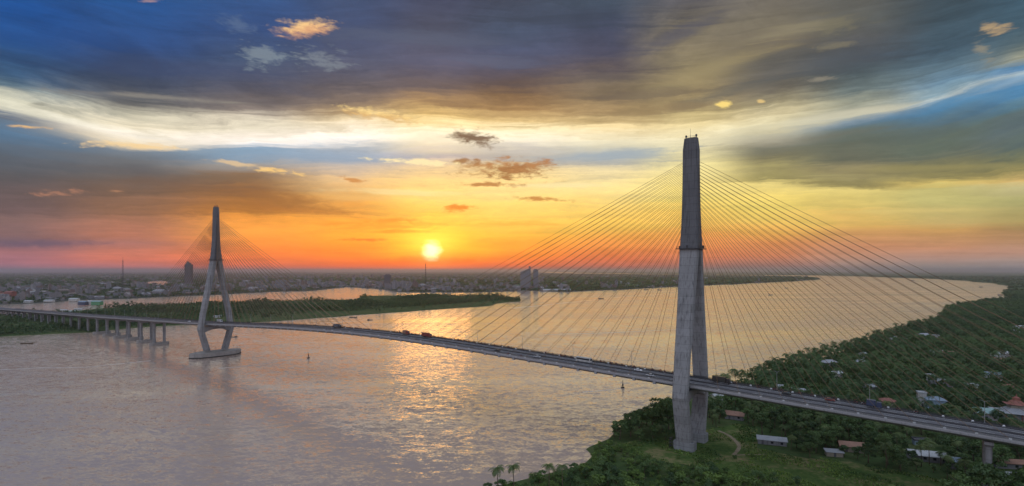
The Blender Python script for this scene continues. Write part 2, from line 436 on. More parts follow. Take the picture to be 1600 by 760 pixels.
def worn(name, col, rough=0.6, var=0.25, scale=0.3, spec=0.35, metal=0.0, streak=0.0):
    """Weathered paint, metal or masonry: mottled colour, a little dirt running down."""
    m, nt, out = new_mat(name)
    p = gpos(nt)
    a = nt.noise(p, scale, 5, 0.6); b = nt.noise(p, scale * 7, 3, 0.6)
    k = 1.0 + (a - 0.5) * (2 * var) + (b - 0.5) * var
    if streak:
        x, y, z = nt.sep(p)
        st = nt.noise(nt.comb(x * 1.6, y * 1.6, z * 0.06), 1.0, 4, 0.6)
        k = k * (1.0 - nt.smooth(st, 0.52, 0.72) * streak)
    c = nt.mix(1.0, tuple(col) + (1.0,), nt.comb(k, k, k), 'MULTIPLY')
    principled(nt, out, c, rough, spec, metal, bump(nt, b, 0.2, 0.05))
    return m

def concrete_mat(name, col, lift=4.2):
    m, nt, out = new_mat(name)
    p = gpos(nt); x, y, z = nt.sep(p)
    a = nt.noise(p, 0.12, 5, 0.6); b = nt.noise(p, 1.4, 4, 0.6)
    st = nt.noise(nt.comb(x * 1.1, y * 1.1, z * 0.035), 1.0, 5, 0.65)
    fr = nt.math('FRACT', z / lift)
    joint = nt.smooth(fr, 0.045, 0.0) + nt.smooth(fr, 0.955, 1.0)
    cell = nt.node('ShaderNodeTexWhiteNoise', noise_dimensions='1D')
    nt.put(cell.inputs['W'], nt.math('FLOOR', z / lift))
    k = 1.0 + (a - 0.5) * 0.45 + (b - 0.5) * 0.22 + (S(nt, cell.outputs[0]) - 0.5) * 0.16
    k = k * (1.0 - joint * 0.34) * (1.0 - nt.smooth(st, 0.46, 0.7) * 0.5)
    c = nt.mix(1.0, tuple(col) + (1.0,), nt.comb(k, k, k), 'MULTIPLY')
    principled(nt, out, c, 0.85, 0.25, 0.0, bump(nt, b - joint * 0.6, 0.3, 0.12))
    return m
M = {}
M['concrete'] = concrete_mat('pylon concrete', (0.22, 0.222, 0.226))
M['concrete_shaded'] = concrete_mat('shaded mast concrete', (0.105, 0.107, 0.115))  # backlit darkness of the masts put into the base colour
M['concrete_deck'] = worn('deck concrete', (0.24, 0.24, 0.25), 0.8, 0.2, 0.15, 0.3, 0, 0.4)
M['concrete_wet'] = worn('footing concrete', (0.26, 0.245, 0.23), 0.75, 0.35, 0.2, 0.3, 0, 0.3)
def asphalt_mat():
    m, nt, out = new_mat('asphalt')
    p = gpos(nt); a = nt.noise(p, 0.08, 5, 0.6); b = nt.noise(p, 1.2, 4, 0.7)
    x, y, z = nt.sep(p)
    t = (x * 0.6 + y * 0.8)                     # across the deck
    wear = nt.math('SINE', t * 1.75)
    k = 1.0 + (a - 0.5) * 0.5 + (b - 0.5) * 0.4 + wear * 0.08
    c = nt.mix(1.0, (0.085, 0.083, 0.092, 1), nt.comb(k, k, k), 'MULTIPLY')
    principled(nt, out, c, 0.7, 0.4)
    return m
M['asphalt'] = asphalt_mat()
M['paint'] = worn('road paint', (0.62, 0.62, 0.6), 0.6, 0.3, 0.5)
M['dark_metal'] = worn('dark railing steel', (0.045, 0.045, 0.05), 0.5, 0.3, 0.5, 0.4, 0.5)
M['grey_metal'] = worn('galvanised steel', (0.28, 0.29, 0.30), 0.45, 0.2, 0.5, 0.5, 0.7)
M['cable'] = worn('cable sheath', (0.16, 0.10, 0.055), 0.5, 0.15, 0.05)
M['white'] = worn('white paint', (0.72, 0.73, 0.74), 0.55, 0.12, 0.5, 0.4, 0, 0.2)
M['lamp_glass'] = worn('lamp glass', (0.55, 0.55, 0.5), 0.2, 0.05)
M['tyre'] = worn('tyre rubber', (0.018, 0.018, 0.018), 0.85, 0.2, 2)
M['glass'] = worn('dark glass', (0.02, 0.025, 0.03), 0.08, 0.1, 1, 0.6)
for nm, c in dict(red=(0.17, 0.03, 0.025), blue=(0.03, 0.045, 0.09), silver=(0.42, 0.43, 0.45), black=(0.02, 0.02, 0.022),
                  green=(0.05, 0.2, 0.09), yellow=(0.5, 0.32, 0.05), olive=(0.035, 0.035, 0.03)).items():
    M['paint_' + nm] = worn(nm + ' paint', c, 0.35, 0.12, 0.8, 0.5)
M['skin'] = worn('skin', (0.28, 0.16, 0.10), 0.55, 0.1, 8)
for nm, c in dict(shirt_blue=(0.06, 0.09, 0.2), shirt_white=(0.5, 0.5, 0.5), shirt_dark=(0.03, 0.03, 0.035), shirt_red=(0.28, 0.05, 0.05)).items():
    M[nm] = worn(nm.replace('_', ' '), c, 0.9, 0.15, 6)
# roofs and walls
for nm, c in dict(roof_white=(0.36, 0.37, 0.38), roof_grey=(0.26, 0.27, 0.29), roof_red=(0.22, 0.085, 0.065), roof_rust=(0.24, 0.13, 0.09),
                  roof_blue=(0.17, 0.22, 0.28), roof_teal=(0.20, 0.30, 0.29), roof_dark=(0.09, 0.09, 0.10), wall_white=(0.40, 0.39, 0.37),
                  wall_cream=(0.28, 0.25, 0.20), wall_grey=(0.19, 0.19, 0.20), wall_pink=(0.42, 0.28, 0.25), wall_blue=(0.25, 0.33, 0.42), wall_red=(0.24, 0.085, 0.065)).items():
    M[nm] = worn(nm.replace('_', ' '), c, 0.6, 0.3, 0.35, 0.3, 0, 0.35)

def foliage_mat(name, lo, hi, dry=(0.10, 0.075, 0.03)):
    m, nt, out = new_mat(name)
    at = nt.node('ShaderNodeAttribute', attribute_name='tint')
    oi = nt.node('ShaderNodeAttribute', attribute_name='hue', attribute_type='OBJECT')
    t = S(nt, at.outputs['Fac']); r = S(nt, oi.outputs['Fac'])
    x = t * 0.72 + r
    c = nt.ramp(x, [(0.0, lo), (0.5, tuple((a + b) / 2 for a, b in zip(lo, hi))), (0.93, hi), (1.0, dry)])
    d = nt.node('ShaderNodeBsdfDiffuse'); nt.put(d.inputs[0], c)
    tr = nt.node('ShaderNodeBsdfTranslucent'); nt.put(tr.inputs[0], nt.mix(0.5, c, (0.12, 0.16, 0.02, 1)))
    gl = nt.node('ShaderNodeBsdfGlossy'); gl.inputs['Roughness'].default_value = 0.45; gl.inputs[0].default_value = (0.6, 0.65, 0.6, 1)
    m1 = nt.node('ShaderNodeMixShader'); m1.inputs[0].default_value = 0.28
    nt.t.links.new(d.outputs[0], m1.inputs[1]); nt.t.links.new(tr.outputs[0], m1.inputs[2])
    m2 = nt.node('ShaderNodeMixShader'); m2.inputs[0].default_value = 0.035
    nt.t.links.new(m1.outputs[0], m2.inputs[1]); nt.t.links.new(gl.outputs[0], m2.inputs[2])
    nt.t.links.new(m2.outputs[0], out.inputs[0])
    return m
M['leaf'] = foliage_mat('broad leaves', (0.018, 0.045, 0.020), (0.115, 0.185, 0.055))
M['palm_leaf'] = foliage_mat('palm leaves', (0.040, 0.075, 0.028), (0.15, 0.19, 0.06))
M['shrub_leaf'] = foliage_mat('shrub leaves', (0.026, 0.060, 0.018), (0.18, 0.27, 0.055))
M['bark'] = worn('bark', (0.11, 0.085, 0.06), 0.9, 0.3, 1.0, 0.1)

# ------------------------------------------------------------------ water
def water_mat():
    m, nt, out = new_mat('river water')
    p = gpos(nt); x, y, z = nt.sep(p)
    # wavelets as a field of facet slopes, so that far water keeps its ripple; broad calm and ruffled lanes
    def slopes(v, sc, det):
        n_ = nt.node('ShaderNodeVectorMath', operation='SUBTRACT'); nt.put(n_.inputs[0], nt.noise(v, sc, det, 0.6, 0.2, True)); n_.inputs[1].default_value = (0.5, 0.5, 0.5)
        return S(nt, n_.outputs[0])
    def vadd(a, b, k):
        n_ = nt.node('ShaderNodeVectorMath', operation='MULTIPLY_ADD'); nt.put(n_.inputs[0], b); nt.put(n_.inputs[1], nt.comb(k, k, 0.0) if not isinstance(k, tuple) else k); nt.put(n_.inputs[2], a)
        return S(nt, n_.outputs[0])
    lanes = nt.noise(nt.comb(x * 0.0016 + y * 0.0006, y * 0.0075 - x * 0.0015, 2.0), 1.0, 5, 0.6, 0.5)
    eddy = nt.noise(nt.comb(x * 0.010, y * 0.020, 6.0), 1.0, 4, 0.6, 1.2)
    calm = nt.smooth(lanes * 0.7 + eddy * 0.3, 0.36, 0.64, 0.55, 1.2) * WAVE
    s1 = slopes(nt.comb(x * 0.45, y, 0.0), 0.32, 3)
    s2 = slopes(nt.comb(x * 0.6, y * 1.1, 4.0), 0.95, 2)
    s3 = slopes(nt.comb(x * 0.35, y * 0.8, 7.0), 0.07, 2)
    v = vadd((0.0, 0.0, 1.0), s1, calm * 0.50); v = vadd(v, s2, calm * 0.50); v = vadd(v, s3, calm * 0.15)
    nn = nt.node('ShaderNodeVectorMath', operation='NORMALIZE'); nt.put(nn.inputs[0], v); n = S(nt, nn.outputs[0])
    mud = nt.noise(nt.comb(x, y, 0.0), 0.003, 4, 0.6)
    c = nt.mix(mud, (0.30, 0.225, 0.18, 1), (0.42, 0.315, 0.25, 1))
    b = principled(nt, out, c, nt.smooth(lanes, 0.3, 0.7, 0.10, 0.18), 0.5, 0.0, n)
    b.inputs['IOR'].default_value = WATER_IOR
    return m
WAVE = 0.92
WATER_IOR = 1.9
M['water'] = water_mat()
def sheet(name, poly, z, mat, depth=None, kind='structure'):
    """A flat piece of ground with a sloping bank round it."""
    me = bpy.data.meshes.new(name)
    n = len(poly)
    r_ = delaunay_2d_cdt([Vector(q) for q in poly], [], [list(range(n))], 1, 1e-3)
    vs = [(q.x, q.y, z) for q in r_[0]]; fs = []
    for f in r_[2]:
        a, b, c = (r_[0][k] for k in f[:3])
        fs.append(tuple(f) if (b - a).cross(c - a) > 0 else tuple(reversed(f)))
    if depth:
        b0 = len(vs)
        low = []
        for i in range(n):
            x0, y0 = poly[i - 1]; x1, y1 = poly[(i + 1) % n]
            tx, ty = x1 - x0, y1 - y0; l = math.hypot(tx, ty) or 1
            nx, ny = ty / l, -tx / l
            if inside(poly, poly[i][0] + nx * 0.2, poly[i][1] + ny * 0.2): nx, ny = -nx, -ny
            low.append((poly[i][0] + nx * 3.0, poly[i][1] + ny * 3.0, z - depth))
        vs += [(q[0], q[1], z) for q in poly] + low
        for i in range(n):
            j = (i + 1) % n
            fs.append((b0 + i, b0 + j, b0 + n + j, b0 + n + i))
    me.from_pydata(vs, [], fs); me.update()
    o = put(name, me, mat); tag(o, kind=kind); return o
def jag(poly, amp=0.012, step=0.06, seed=1):
    """Breaks long shore edges into small irregular pieces."""
    r = random.Random(seed); out = []
    n = len(poly)
    for i in range(n):
        x0, y0 = poly[i]; x1, y1 = poly[(i + 1) % n]
        out.append((x0, y0)); L = math.hypot(x1 - x0, y1 - y0); D = (math.hypot(x0, y0) + math.hypot(x1, y1)) / 2
        if D > 12000: continue
        k = int(L / max(6.0, D * step))
        for q in range(1, min(k, 60)):
            t = q / k; a = (r.random() - 0.5) * 2 * D * amp
            out.append((x0 + (x1 - x0) * t + a * (y1 - y0) / L * 0.7, y0 + (y1 - y0) * t - a * (x1 - x0) / L))
    return out
B = MB()
big = 90000
gx = [-big, -3000, -1000, 0, 1000, 3000, big]; gy = [-3000, 0, 400, 1000, 3000, 9000, big]
vs = [(a, b, 0.0) for b in gy for a in gx]
fs = [(j * 7 + i, j * 7 + i + 1, (j + 1) * 7 + i + 1, (j + 1) * 7 + i) for j in range(6) for i in range(6)]
tag(B.add(vs, fs).build('river', M['water']), kind='structure')

def land_mat(name, a, b, c, sc=0.02):
    m, nt, out = new_mat(name)
    p = gpos(nt)
    n1_ = nt.noise(p, sc, 5, 0.62); n2_ = nt.noise(p, sc * 9, 5, 0.65)
    k = nt.ramp(n1_ * 0.6 + n2_ * 0.4, [(0.35, a), (0.5, b), (0.66, c)])
    principled(nt, out, k, 0.95, 0.1, 0, bump(nt, n2_, 0.5, 0.6))
    return m
M['bank'] = land_mat('bank soil and weeds', (0.022, 0.038, 0.014), (0.045, 0.075, 0.024), (0.085, 0.09, 0.04), 0.03)
M['plain'] = land_mat('wooded plain', (0.03, 0.042, 0.03), (0.055, 0.065, 0.05), (0.10, 0.10, 0.09), 0.004)
M['meadow'] = land_mat('meadow grass', (0.022, 0.055, 0.012), (0.065, 0.10, 0.026), (0.21, 0.165, 0.085), 0.045)

def gs(pts, z=0.0): return [G(x, y, z) for x, y in pts]
# right bank: the near shore, the wooded bank running away, the low horizon behind it
RIGHT = [(-14, -250), (-22, 120)] + gs([(735, 800), (768, 768), (830, 752), (890, 737), (915, 729), (932, 713), (921, 703), (952, 690), (957, 686)]) \
    + [(70, 345), (88, 378), (128, 420)] + gs([(1140, 594), (1200, 567), (1278, 550), (1327, 533), (1368, 522), (1403, 513), (1449, 501), (1469, 491), (1495, 475.5), (1536, 469.5), (1588, 466.5)], 9) \
    + gs([(1573, 459), (1566, 454.5), (1578, 450), (1588, 447)], 6) + gs([(1560, 443), (1489, 437.3), (1443, 435), (1350, 432), (1280, 430.4)], 4) + [(4200, 14500), (3000, 22000), (3000, 88000), (88000, 88000), (88000, -250)]
RIGHT = jag(RIGHT, 0.008, 0.05, 3)
sheet('right_bank', RIGHT, 1.6, M['bank'], 2.4)
# the wooded island the bridge lands on
ISLE = gs([(-330, 534), (-120, 530), (0, 526), (60, 523), (142, 519), (200, 513), (270, 508.5), (310, 506.5), (422, 502.5), (495, 497), (579, 491), (660, 485), (718, 481), (765, 478), (776, 474.5), (812, 471)]) \
    + gs([(813, 463), (795, 460), (780, 459), (735, 458), (640, 458.5), (603, 458), (565, 459.5), (556, 464), (500, 464), (400, 467), (330, 468.5), (284, 469.5), (186, 474.5), (120, 479.5), (107, 483), (13, 484), (-330, 489)], 11)
ISLE = jag(ISLE, 0.006, 0.035, 5)
sheet('river_island', ISLE, 1.5, M['bank'], 2.3)
# the city shore and everything out to the horizon
CITY = gs([(-900, 488), (-330, 481), (13, 476), (60, 474), (120, 469.5), (186, 467.5), (284, 463), (330, 461.5), (400, 457.5), (487, 454.5), (540, 449), (590, 451.5), (606, 453.5), (622, 456.3), (645, 457.6), (735, 457.2), (765, 456.6), (779, 456), (829, 454.5), (877, 456.5), (940, 454), (990, 452), (1060, 448), (1150, 444.3), (1220, 441), (1281, 437.2)]) \
    + gs([(1270, 434), (1225, 431.6), (1130, 430.2)]) + [(3000, 14500), (1500, 22000), (2600, 88000), (-88000, 88000), (-88000, 1200)]
CITY = jag(CITY, 0.006, 0.03, 9)
sheet('city_shore', CITY, 1.4, M['plain'], 2.2)
LAKE = gs([(215, 444.5), (232, 441), (250, 439.3), (268, 439), (262, 441.5), (264, 445), (240, 446.5)])
sheet('lagoon', jag(LAKE, 0.003, 0.03, 2), 1.8, M['water'])
CANAL = gs([(400, 437.2), (480, 436.4), (560, 436), (560, 436.6), (480, 437.2), (400, 438)])
FIELD = gs([(962, 699), (985, 690), (1040, 684), (1052, 690), (1104, 672), (1150, 662), (1182, 668), (1180, 700), (1235, 712), (1330, 722), (1480, 752), (1600, 800), (1300, 800), (1190, 748), (1085, 730), (1010, 716)], 1.7)
sheet('meadow', jag(FIELD, 0.006, 0.02, 4), 1.75, M['meadow'])
M['dirt'] = land_mat('dirt track', (0.16, 0.125, 0.085), (0.24, 0.19, 0.13), (0.30, 0.25, 0.18), 0.2)
def strip(name, pts, w, z, mat):
    P_ = [Vector((x, y, 0)) for x, y in pts]
    # smooth through the points
    Q = []
    for i in range(len(P_) - 1):
        p0, p1, p2, p3 = P_[max(i - 1, 0)], P_[i], P_[i + 1], P_[min(i + 2, len(P_) - 1)]
        for k in range(8):
            t = k / 8
            Q.append(0.5 * ((2 * p1) + (p2 - p0) * t + (2 * p0 - 5 * p1 + 4 * p2 - p3) * t * t + (3 * p1 - p0 - 3 * p2 + p3) * t ** 3))
    Q.append(P_[-1]); vs, fs = [], []
    for i, p in enumerate(Q):
        d = (Q[min(i + 1, len(Q) - 1)] - Q[max(i - 1, 0)]).normalized(); n = Vector((-d.y, d.x, 0))
        ww = w * (0.8 + 0.4 * random.random())
        vs += [(p.x + n.x * ww / 2, p.y + n.y * ww / 2, z), (p.x - n.x * ww / 2, p.y - n.y * ww / 2, z)]
    for i in range(len(Q) - 1): fs.append((2 * i, 2 * i + 1, 2 * i + 3, 2 * i + 2))
    return tag(MB().add(vs, fs).build(name, mat), kind='structure')
strip('path', gs([(1122, 673), (1138, 680), (1150, 690), (1155, 698), (1151, 706), (1146, 711)], 1.8), 2.0, 1.80, M['dirt'])
strip('path', gs([(1150, 711.5), (1172, 710.5), (1196, 710)], 1.8), 1.3, 1.81, M['dirt'])
# ------------------------------------------------------------------ the bridge
P0 = Vector((99.0, 304.0, 0.0))            # foot of the near pylon
D = Vector((-0.8, 0.6, 0.0)); T = Vector((0.6, 0.8, 0.0)); UPV = Vector((0, 0, 1))
SPAN = 550.0
_u = np.array([-700, -500, -135, 0, 73, 184, 275, 400, 550, 978, 1578, 2200.])
_z = CAM_H - np.array([92, 83, 67, 61, 58.0, 53.6, 51.8, 54.4, 60.7, 72.5, 86, 93.])
_uu = np.arange(-700, 2200, 5.0); _zz = np.interp(_uu, _u, _z)
_k = np.exp(-0.5 * (np.arange(-30, 31) * 5 / 45.0) ** 2); _k /= _k.sum()
_zs = np.convolve(np.pad(_zz, 30, mode='edge'), _k, 'valid')
def deck_z(u): return float(np.interp(u, _uu, _zs))
def W(u, t, z): 
    p = P0 + D * u + T * t; return Vector((p.x, p.y, z))
ROT = Matrix((D, T, UPV)).transposed()     # local x along the bridge, y across it
BR = P0 + Vector((0, 0, 2.0))
bridge = empty('cable_stayed_bridge', BR)
tag(bridge, 'long concrete cable stayed road bridge with two tall inverted Y pylons across the wide river', 'bridge')
def sweep(profile, u0, u1, step=12.0, lift=0.0, close=True, follow=deck_z):
    """A cross-section (t, z) carried along the deck line."""
    m = MB(); n = max(1, int(round((u1 - u0) / step))); rings = []
    for i in range(n + 1):
        u = u0 + (u1 - u0) * i / n; z = follow(u) + lift
        rings.append([W(u, t, z + h) for t, h in profile])
    m.loft(rings, cap=close, close=close); return m
U0, U1 = -520.0, 1750.0
girder = sweep([(-13, 0), (-13, -0.75), (-12.6, -1.1), (-7.2, -2.9), (7.2, -2.9), (12.6, -1.1), (13, -0.75), (13, 0)], U0, U1)
# brackets of the cross-beams that show under the edge of the main span
for i in range(0, 44):
    u = 16 + 12.1 * i
    if u > SPAN - 14: break
    z = deck_z(u)
    for sgn in (-1, 1): girder.box(W(u, sgn * 12.6, z - 1.45), (1.5, 1.6, 1.3), ROT)
deck = girder.build('deck', M['concrete_deck'], bridge, BR)
sweep([(-12.2, 0.03), (12.2, 0.03)], U0, U1, close=False).build('road_surface', M['asphalt'], deck, BR)
mk = MB()
for t in (-8.6, -1.0, 1.0, 8.6):
    s_ = sweep([(t - 0.12, 0.055), (t + 0.12, 0.055)], -520, 1200, close=False); mk.add(s_.v, s_.f)
for t in (-4.8, 4.8):
    u = -500.0
    while u < 800:
        s_ = sweep([(t - 0.1, 0.055), (t + 0.1, 0.055)], u, u + 5, 5, close=False); mk.add(s_.v, s_.f); u += 11
mk.build('lane_marking', M['paint'], deck, BR)
med = sweep([(-0.35, 0.04), (-0.18, 0.85), (0.18, 0.85), (0.35, 0.04)], U0, U1)
med.build('median_barrier', M['dark_metal'], bridge, BR)
for sgn in (-1, 1):
    for t, h, nm in ((12.75, 0.95, 'parapet_railing'), (9.3, 0.75, 'lane_barrier')):
        r_ = MB(); tt = sgn * t
        for hh, th in ((h, 0.09), (h * 0.55, 0.07)):
            q = sweep([(tt - th, hh - th), (tt + th, hh - th), (tt + th, hh + th), (tt - th, hh + th)], U0, 1300 if sgn < 0 else 1500, 15); r_.add(q.v, q.f)
        q = sweep([(tt - 0.16, 0.0), (tt - 0.12, 0.38), (tt + 0.12, 0.38), (tt + 0.16, 0.0)], U0, 1500, 15); r_.add(q.v, q.f)
        u = -420.0
        while u < 900:
            r_.box(W(u, tt, deck_z(u) + h / 2), (0.14, 0.14, h), ROT); u += 3.0 if u < 330 else 5.0
        r_.build(nm, M['dark_metal'] if sgn > 0 or nm == 'lane_barrier' else M['grey_metal'], bridge, BR)
# ---- pylons
def oct_ring(u, t, z, a, b, ch):
    """Chamfered rectangle: a across the bridge, b along it."""
    a, b = a / 2, b / 2
    pts = [(-b + ch, -a), (b - ch, -a), (b, -a + ch), (b, a - ch), (b - ch, a), (-b + ch, a), (-b, a - ch), (-b, -a + ch)]
    return [W(u + x, t + y, z) for x, y in pts]
def pylon(u, base_z, marine):
    py = empty('pylon', Vector((0, 0, 0))); py.parent = bridge
    dz = deck_z(u)
    RINGZ, TOPZ, KNEE = 109.5, 171.0, dz - 6.0
    m = MB()
    rings = []
    for z, a, b in ((RINGZ, 10.4, 9.7), (116, 8.7, 9.4), (124, 7.0, 9.1), (134, 5.8, 8.8), (146, 5.0, 8.6), (158, 4.5, 8.5), (164.5, 4.4, 8.45), (TOPZ, 3.7, 7.0)):
        rings.append(oct_ring(u, 0, z, a, b, 0.7))
    m.loft(rings)
    mast = m.build('mast', M['concrete_shaded'], py, BR)
    for sgn in (-1, 1):
        lg = MB(); r1 = []
        for z, t, a, b in ((RINGZ, 2.75, 4.9, 9.7), (95, 5.4, 4.6, 9.0), (75, 9.1, 4.4, 8.3), (dz + 14, 13.9, 4.3, 7.8), (KNEE, 16.9, 4.6, 7.7), (base_z + 1.5, 9.9, 5.2, 8.0)):
            r1.append(oct_ring(u, sgn * t, z, a, b, 0.6))
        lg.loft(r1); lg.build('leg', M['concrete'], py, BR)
    # arched cross-beam under the deck
    cb = MB(); n = 16; rings = []
    for i in range(n + 1):
        t = -15.0 + 30.0 * i / n
        zt = dz - 3.1; arch = 3.3 + 4.2 * abs(t / 15.0) ** 2.4
        rings.append([W(u - 3.2, t, zt), W(u + 3.2, t, zt), W(u + 3.2, t, zt - arch), W(u - 3.2, t, zt - arch)])
    cb.loft(rings); cb.build('cross_beam', M['concrete'], py, BR)
    # walkway ring with rails and aircraft lamps at the fork
    wk = MB()
    outer, inner = (6.6, 6.3), (5.25, 4.9)
    for a0, a1, b0, b1 in ((-outer[1], outer[1], outer[0] - 1.3, outer[0]), (-outer[1], outer[1], -outer[0], -outer[0] + 1.3), (-outer[1], -outer[1] + 1.3, -outer[0], outer[0]), (outer[1] - 1.3, outer[1], -outer[0], outer[0])):
        wk.box(W(u + (a0 + a1) / 2, (b0 + b1) / 2, RINGZ + 0.4 + (0.01 if a1 - a0 < 2 else 0)), (a1 - a0, b1 - b0, 0.35), ROT)
        for k in range(7):
            wk.box(W(u + a0 + (a1 - a0) * k / 6, b0 + (b1 - b0) * k / 6, RINGZ + 1.1), (0.12, 0.12, 1.2), ROT)
    wk.build('walkway_ring', M['dark_metal'], py, BR)
    for k in range(4):
        x = (-outer[1], outer[1], 0, 0)[k] * 1.04; y = (0, 0, -outer[0], outer[0])[k] * 1.04
        MB().tube([W(u + x, y, RINGZ + 0.6), W(u + x, y, RINGZ + 2.2)], [0.4, 0.5], 8).build('beacon_lamp', M['dark_metal'], py, BR)
    for x in (-2.8, 2.8):
        MB().tube([W(u + x, 0, TOPZ - 0.1), W(u + x, 0, TOPZ + 0.8), W(u + x, 0, TOPZ + 0.9), W(u + x, 0, TOPZ + 1.9)], [0.2, 0.2, 0.6, 0.5], 8).build('beacon_lamp', M['dark_metal'], py, BR)
    MB().tube([W(u + 0.5, 0, TOPZ - 0.1), W(u + 0.5, 0, TOPZ + 5.5)], [0.12, 0.05], 5).build('lightning_rod', M['dark_metal'], py, BR)
    tr = MB()
    for a in (-2.6, 2.6): tr.tube([W(u + a, -1.6, TOPZ + 1.0), W(u + a, 1.6, TOPZ + 1.0)], 0.06, 4)
    for b in (-1.6, 1.6): tr.tube([W(u - 2.6, b, TOPZ + 1.0), W(u + 2.6, b, TOPZ + 1.0)], 0.06, 4)
    for a in (-2.6, 0, 2.6):
        for b in (-1.6, 1.6): tr.tube([W(u + a, b, TOPZ - 0.1), W(u + a, b, TOPZ + 1.0)], 0.05, 4)
    tr.build('top_railing', M['dark_metal'], py, BR)
    if marine:
        ft = MB()
        hull = [(-29, 0), (-26, -4.2), (-20, -9), (-12, -11.5), (12, -11.5), (20, -9), (26, -4.2), (29, 0), (26, 4.2), (20, 9), (12, 11.5), (-12, 11.5), (-20, 9), (-26, 4.2)]
        ft.loft([[W(u + y, t, z) for t, y in hull] for z in (-1.0, 1.2, 1.25, base_z)])
        f = ft.build('footing', M['concrete_wet'], py, BR)
        fd = MB(); fd.loft([[W(u + y * 1.012, t * 1.012, z) for t, y in hull] for z in (-0.6, 1.0)]); fd.build('fender', M['tyre'], py, BR)
        for t, y in ((-27, 0), (-24, -4), (-21, 6), (25, 2), (27.5, 0), (22, -6), (4, 9), (-3, 9), (23, 6)):
            q = MB(); q.tube([W(u + y, t, base_z), W(u + y, t, base_z + 3.4)], 0.1, 5); q.box(W(u + y, t, base_z + 3.6), (0.5, 0.5, 0.4), ROT)
            q.build('marker_post', M['dark_metal'], py, BR)
    else:
        for sgn in (-1, 1):
            ft = MB(); ft.loft([oct_ring(u, sgn * 9.7, z, a, b, 0.9) for z, a, b in ((1.0, 7.0, 10.8), (base_z + 4.4, 7.0, 10.8), (base_z + 4.5, 6.4, 10.2))])
            ft.build('footing', M['concrete'], py, BR)
        # service ladder and cabinets at the foot
        st = MB(); b0 = W(u + 7.2, -11.5, 1.7)
        for k in range(4): st.box(W(u + 6.8 + 0.9 * (k % 2), -12.3 + 1.8 * (k // 2), 4.4), (0.16, 0.16, 5.6), ROT)
        for z in (3.0, 4.6, 6.2, 7.1): st.box(W(u + 7.25, -11.4, z), (1.3, 2.3, 0.14), ROT)
        st.build('access_stair', M['dark_metal'], py, BR)
        cbn = MB(); cbn.box(W(u + 6.6, -8.0, 3.2), (1.0, 1.8, 3.0), ROT); cbn.build('service_cabinet', M['grey_metal'], py, BR)
    return py
pylon(0.0, 2.0, False)
pylon(SPAN, 5.2, True)
# ---- stay cables: two planes, a fan to each side of each mast
def cable_ends(u0, side, plane, i):
    """side +1 runs towards the far bank."""
    main = (u0 == 0) == (side > 0)
    du = 20 + 12.1 * i if main else 18 + 10.2 * i
    z_m = 116 + 42.0 * (i / 20.0) ** 0.85
    b = np.interp(z_m, [109.5, 134, 165], [9.6, 8.8, 8.4]) / 2 - 0.4
    top = W(u0 + side * b, plane * 1.1, z_m)
    uu = u0 + side * du
    bot = W(uu, plane * 11.4, deck_z(uu) + 0.2)
    return top, bot
def cable_pts(a, b):
    L = (b - a).length; sag = 0.0032 * L
    return [a.lerp(b, k / 6) - Vector((0, 0, sag * 4 * (k / 6) * (1 - k / 6))) for k in range(7)]
CABLE_R = 0.092
rest = MB(); n_c = 0
for u0 in (0.0, SPAN):
    for i in range(20, -1, -1):
        for side in (1, -1):
            for plane in (-1, 1):
                a, b = cable_ends(u0, side, plane, i); rad = CABLE_R * (1 if u0 == 0 else 1.6)
                d_ = (a - b).normalized()
                if u0 == 0 or i > 16:
                    c = MB().tube(cable_pts(a, b), rad, 5, False).build('stay_cable', M['cable'], bridge, BR)
                    q = MB(); q.box(b + Vector((0, 0, 0.15)), (1.1, 0.8, 0.8), ROT, 0.7)
                    q.build('anchor_socket', M['white'], c, BR); n_c += 1
                else:
                    q = MB().tube(cable_pts(a, b), rad, 5, False); rest.add(q.v, q.f)
o = rest.build('stay_cable', M['cable'], bridge, BR); o['kind'] = 'stuff'
# ---- approach piers
def pier(u, zb, cap):
    p = empty('approach_pier'); p.parent = bridge; zt = deck_z(u) - 2.9
    cp_ = MB(); cp_.loft([[W(u + x, t * k, z) for t, x in ((-9, -1.5), (9, -1.5), (9, 1.5), (-9, 1.5))] for z, k in ((zt - 2.2, 0.86), (zt - 1.2, 1), (zt, 1))])
    cp_.build('pier_head', M['concrete_deck'], p, BR)
    for t in (-6, 6):
        MB().tube([W(u, t, zb), W(u, t, zt - 2.15)], 1.7 if u > 0 else 1.25, 12).build('column', M['concrete'], p, BR)
    if cap:
        n = 20; ring = []
        for k in range(n):
            a = 2 * PI * k / n; x, y = math.cos(a) * 4.2, math.sin(a) * 4.2
            ring.append((x, y + (7.6 if y > 0 else -7.6)))
        m = MB(); m.loft([[W(u + x, y, z) for x, y in ring] for z in (-1.0, zb + 0.02)]); m.build('pile_cap', M['concrete_wet'], p, BR)
for k in range(24):
    u = SPAN + 157 + 43 * k
    pier(u, 3.2 if k < 6 else 1.4, k < 6)
for k in range(9): pier(-124 - 43 * k, 1.5, False)

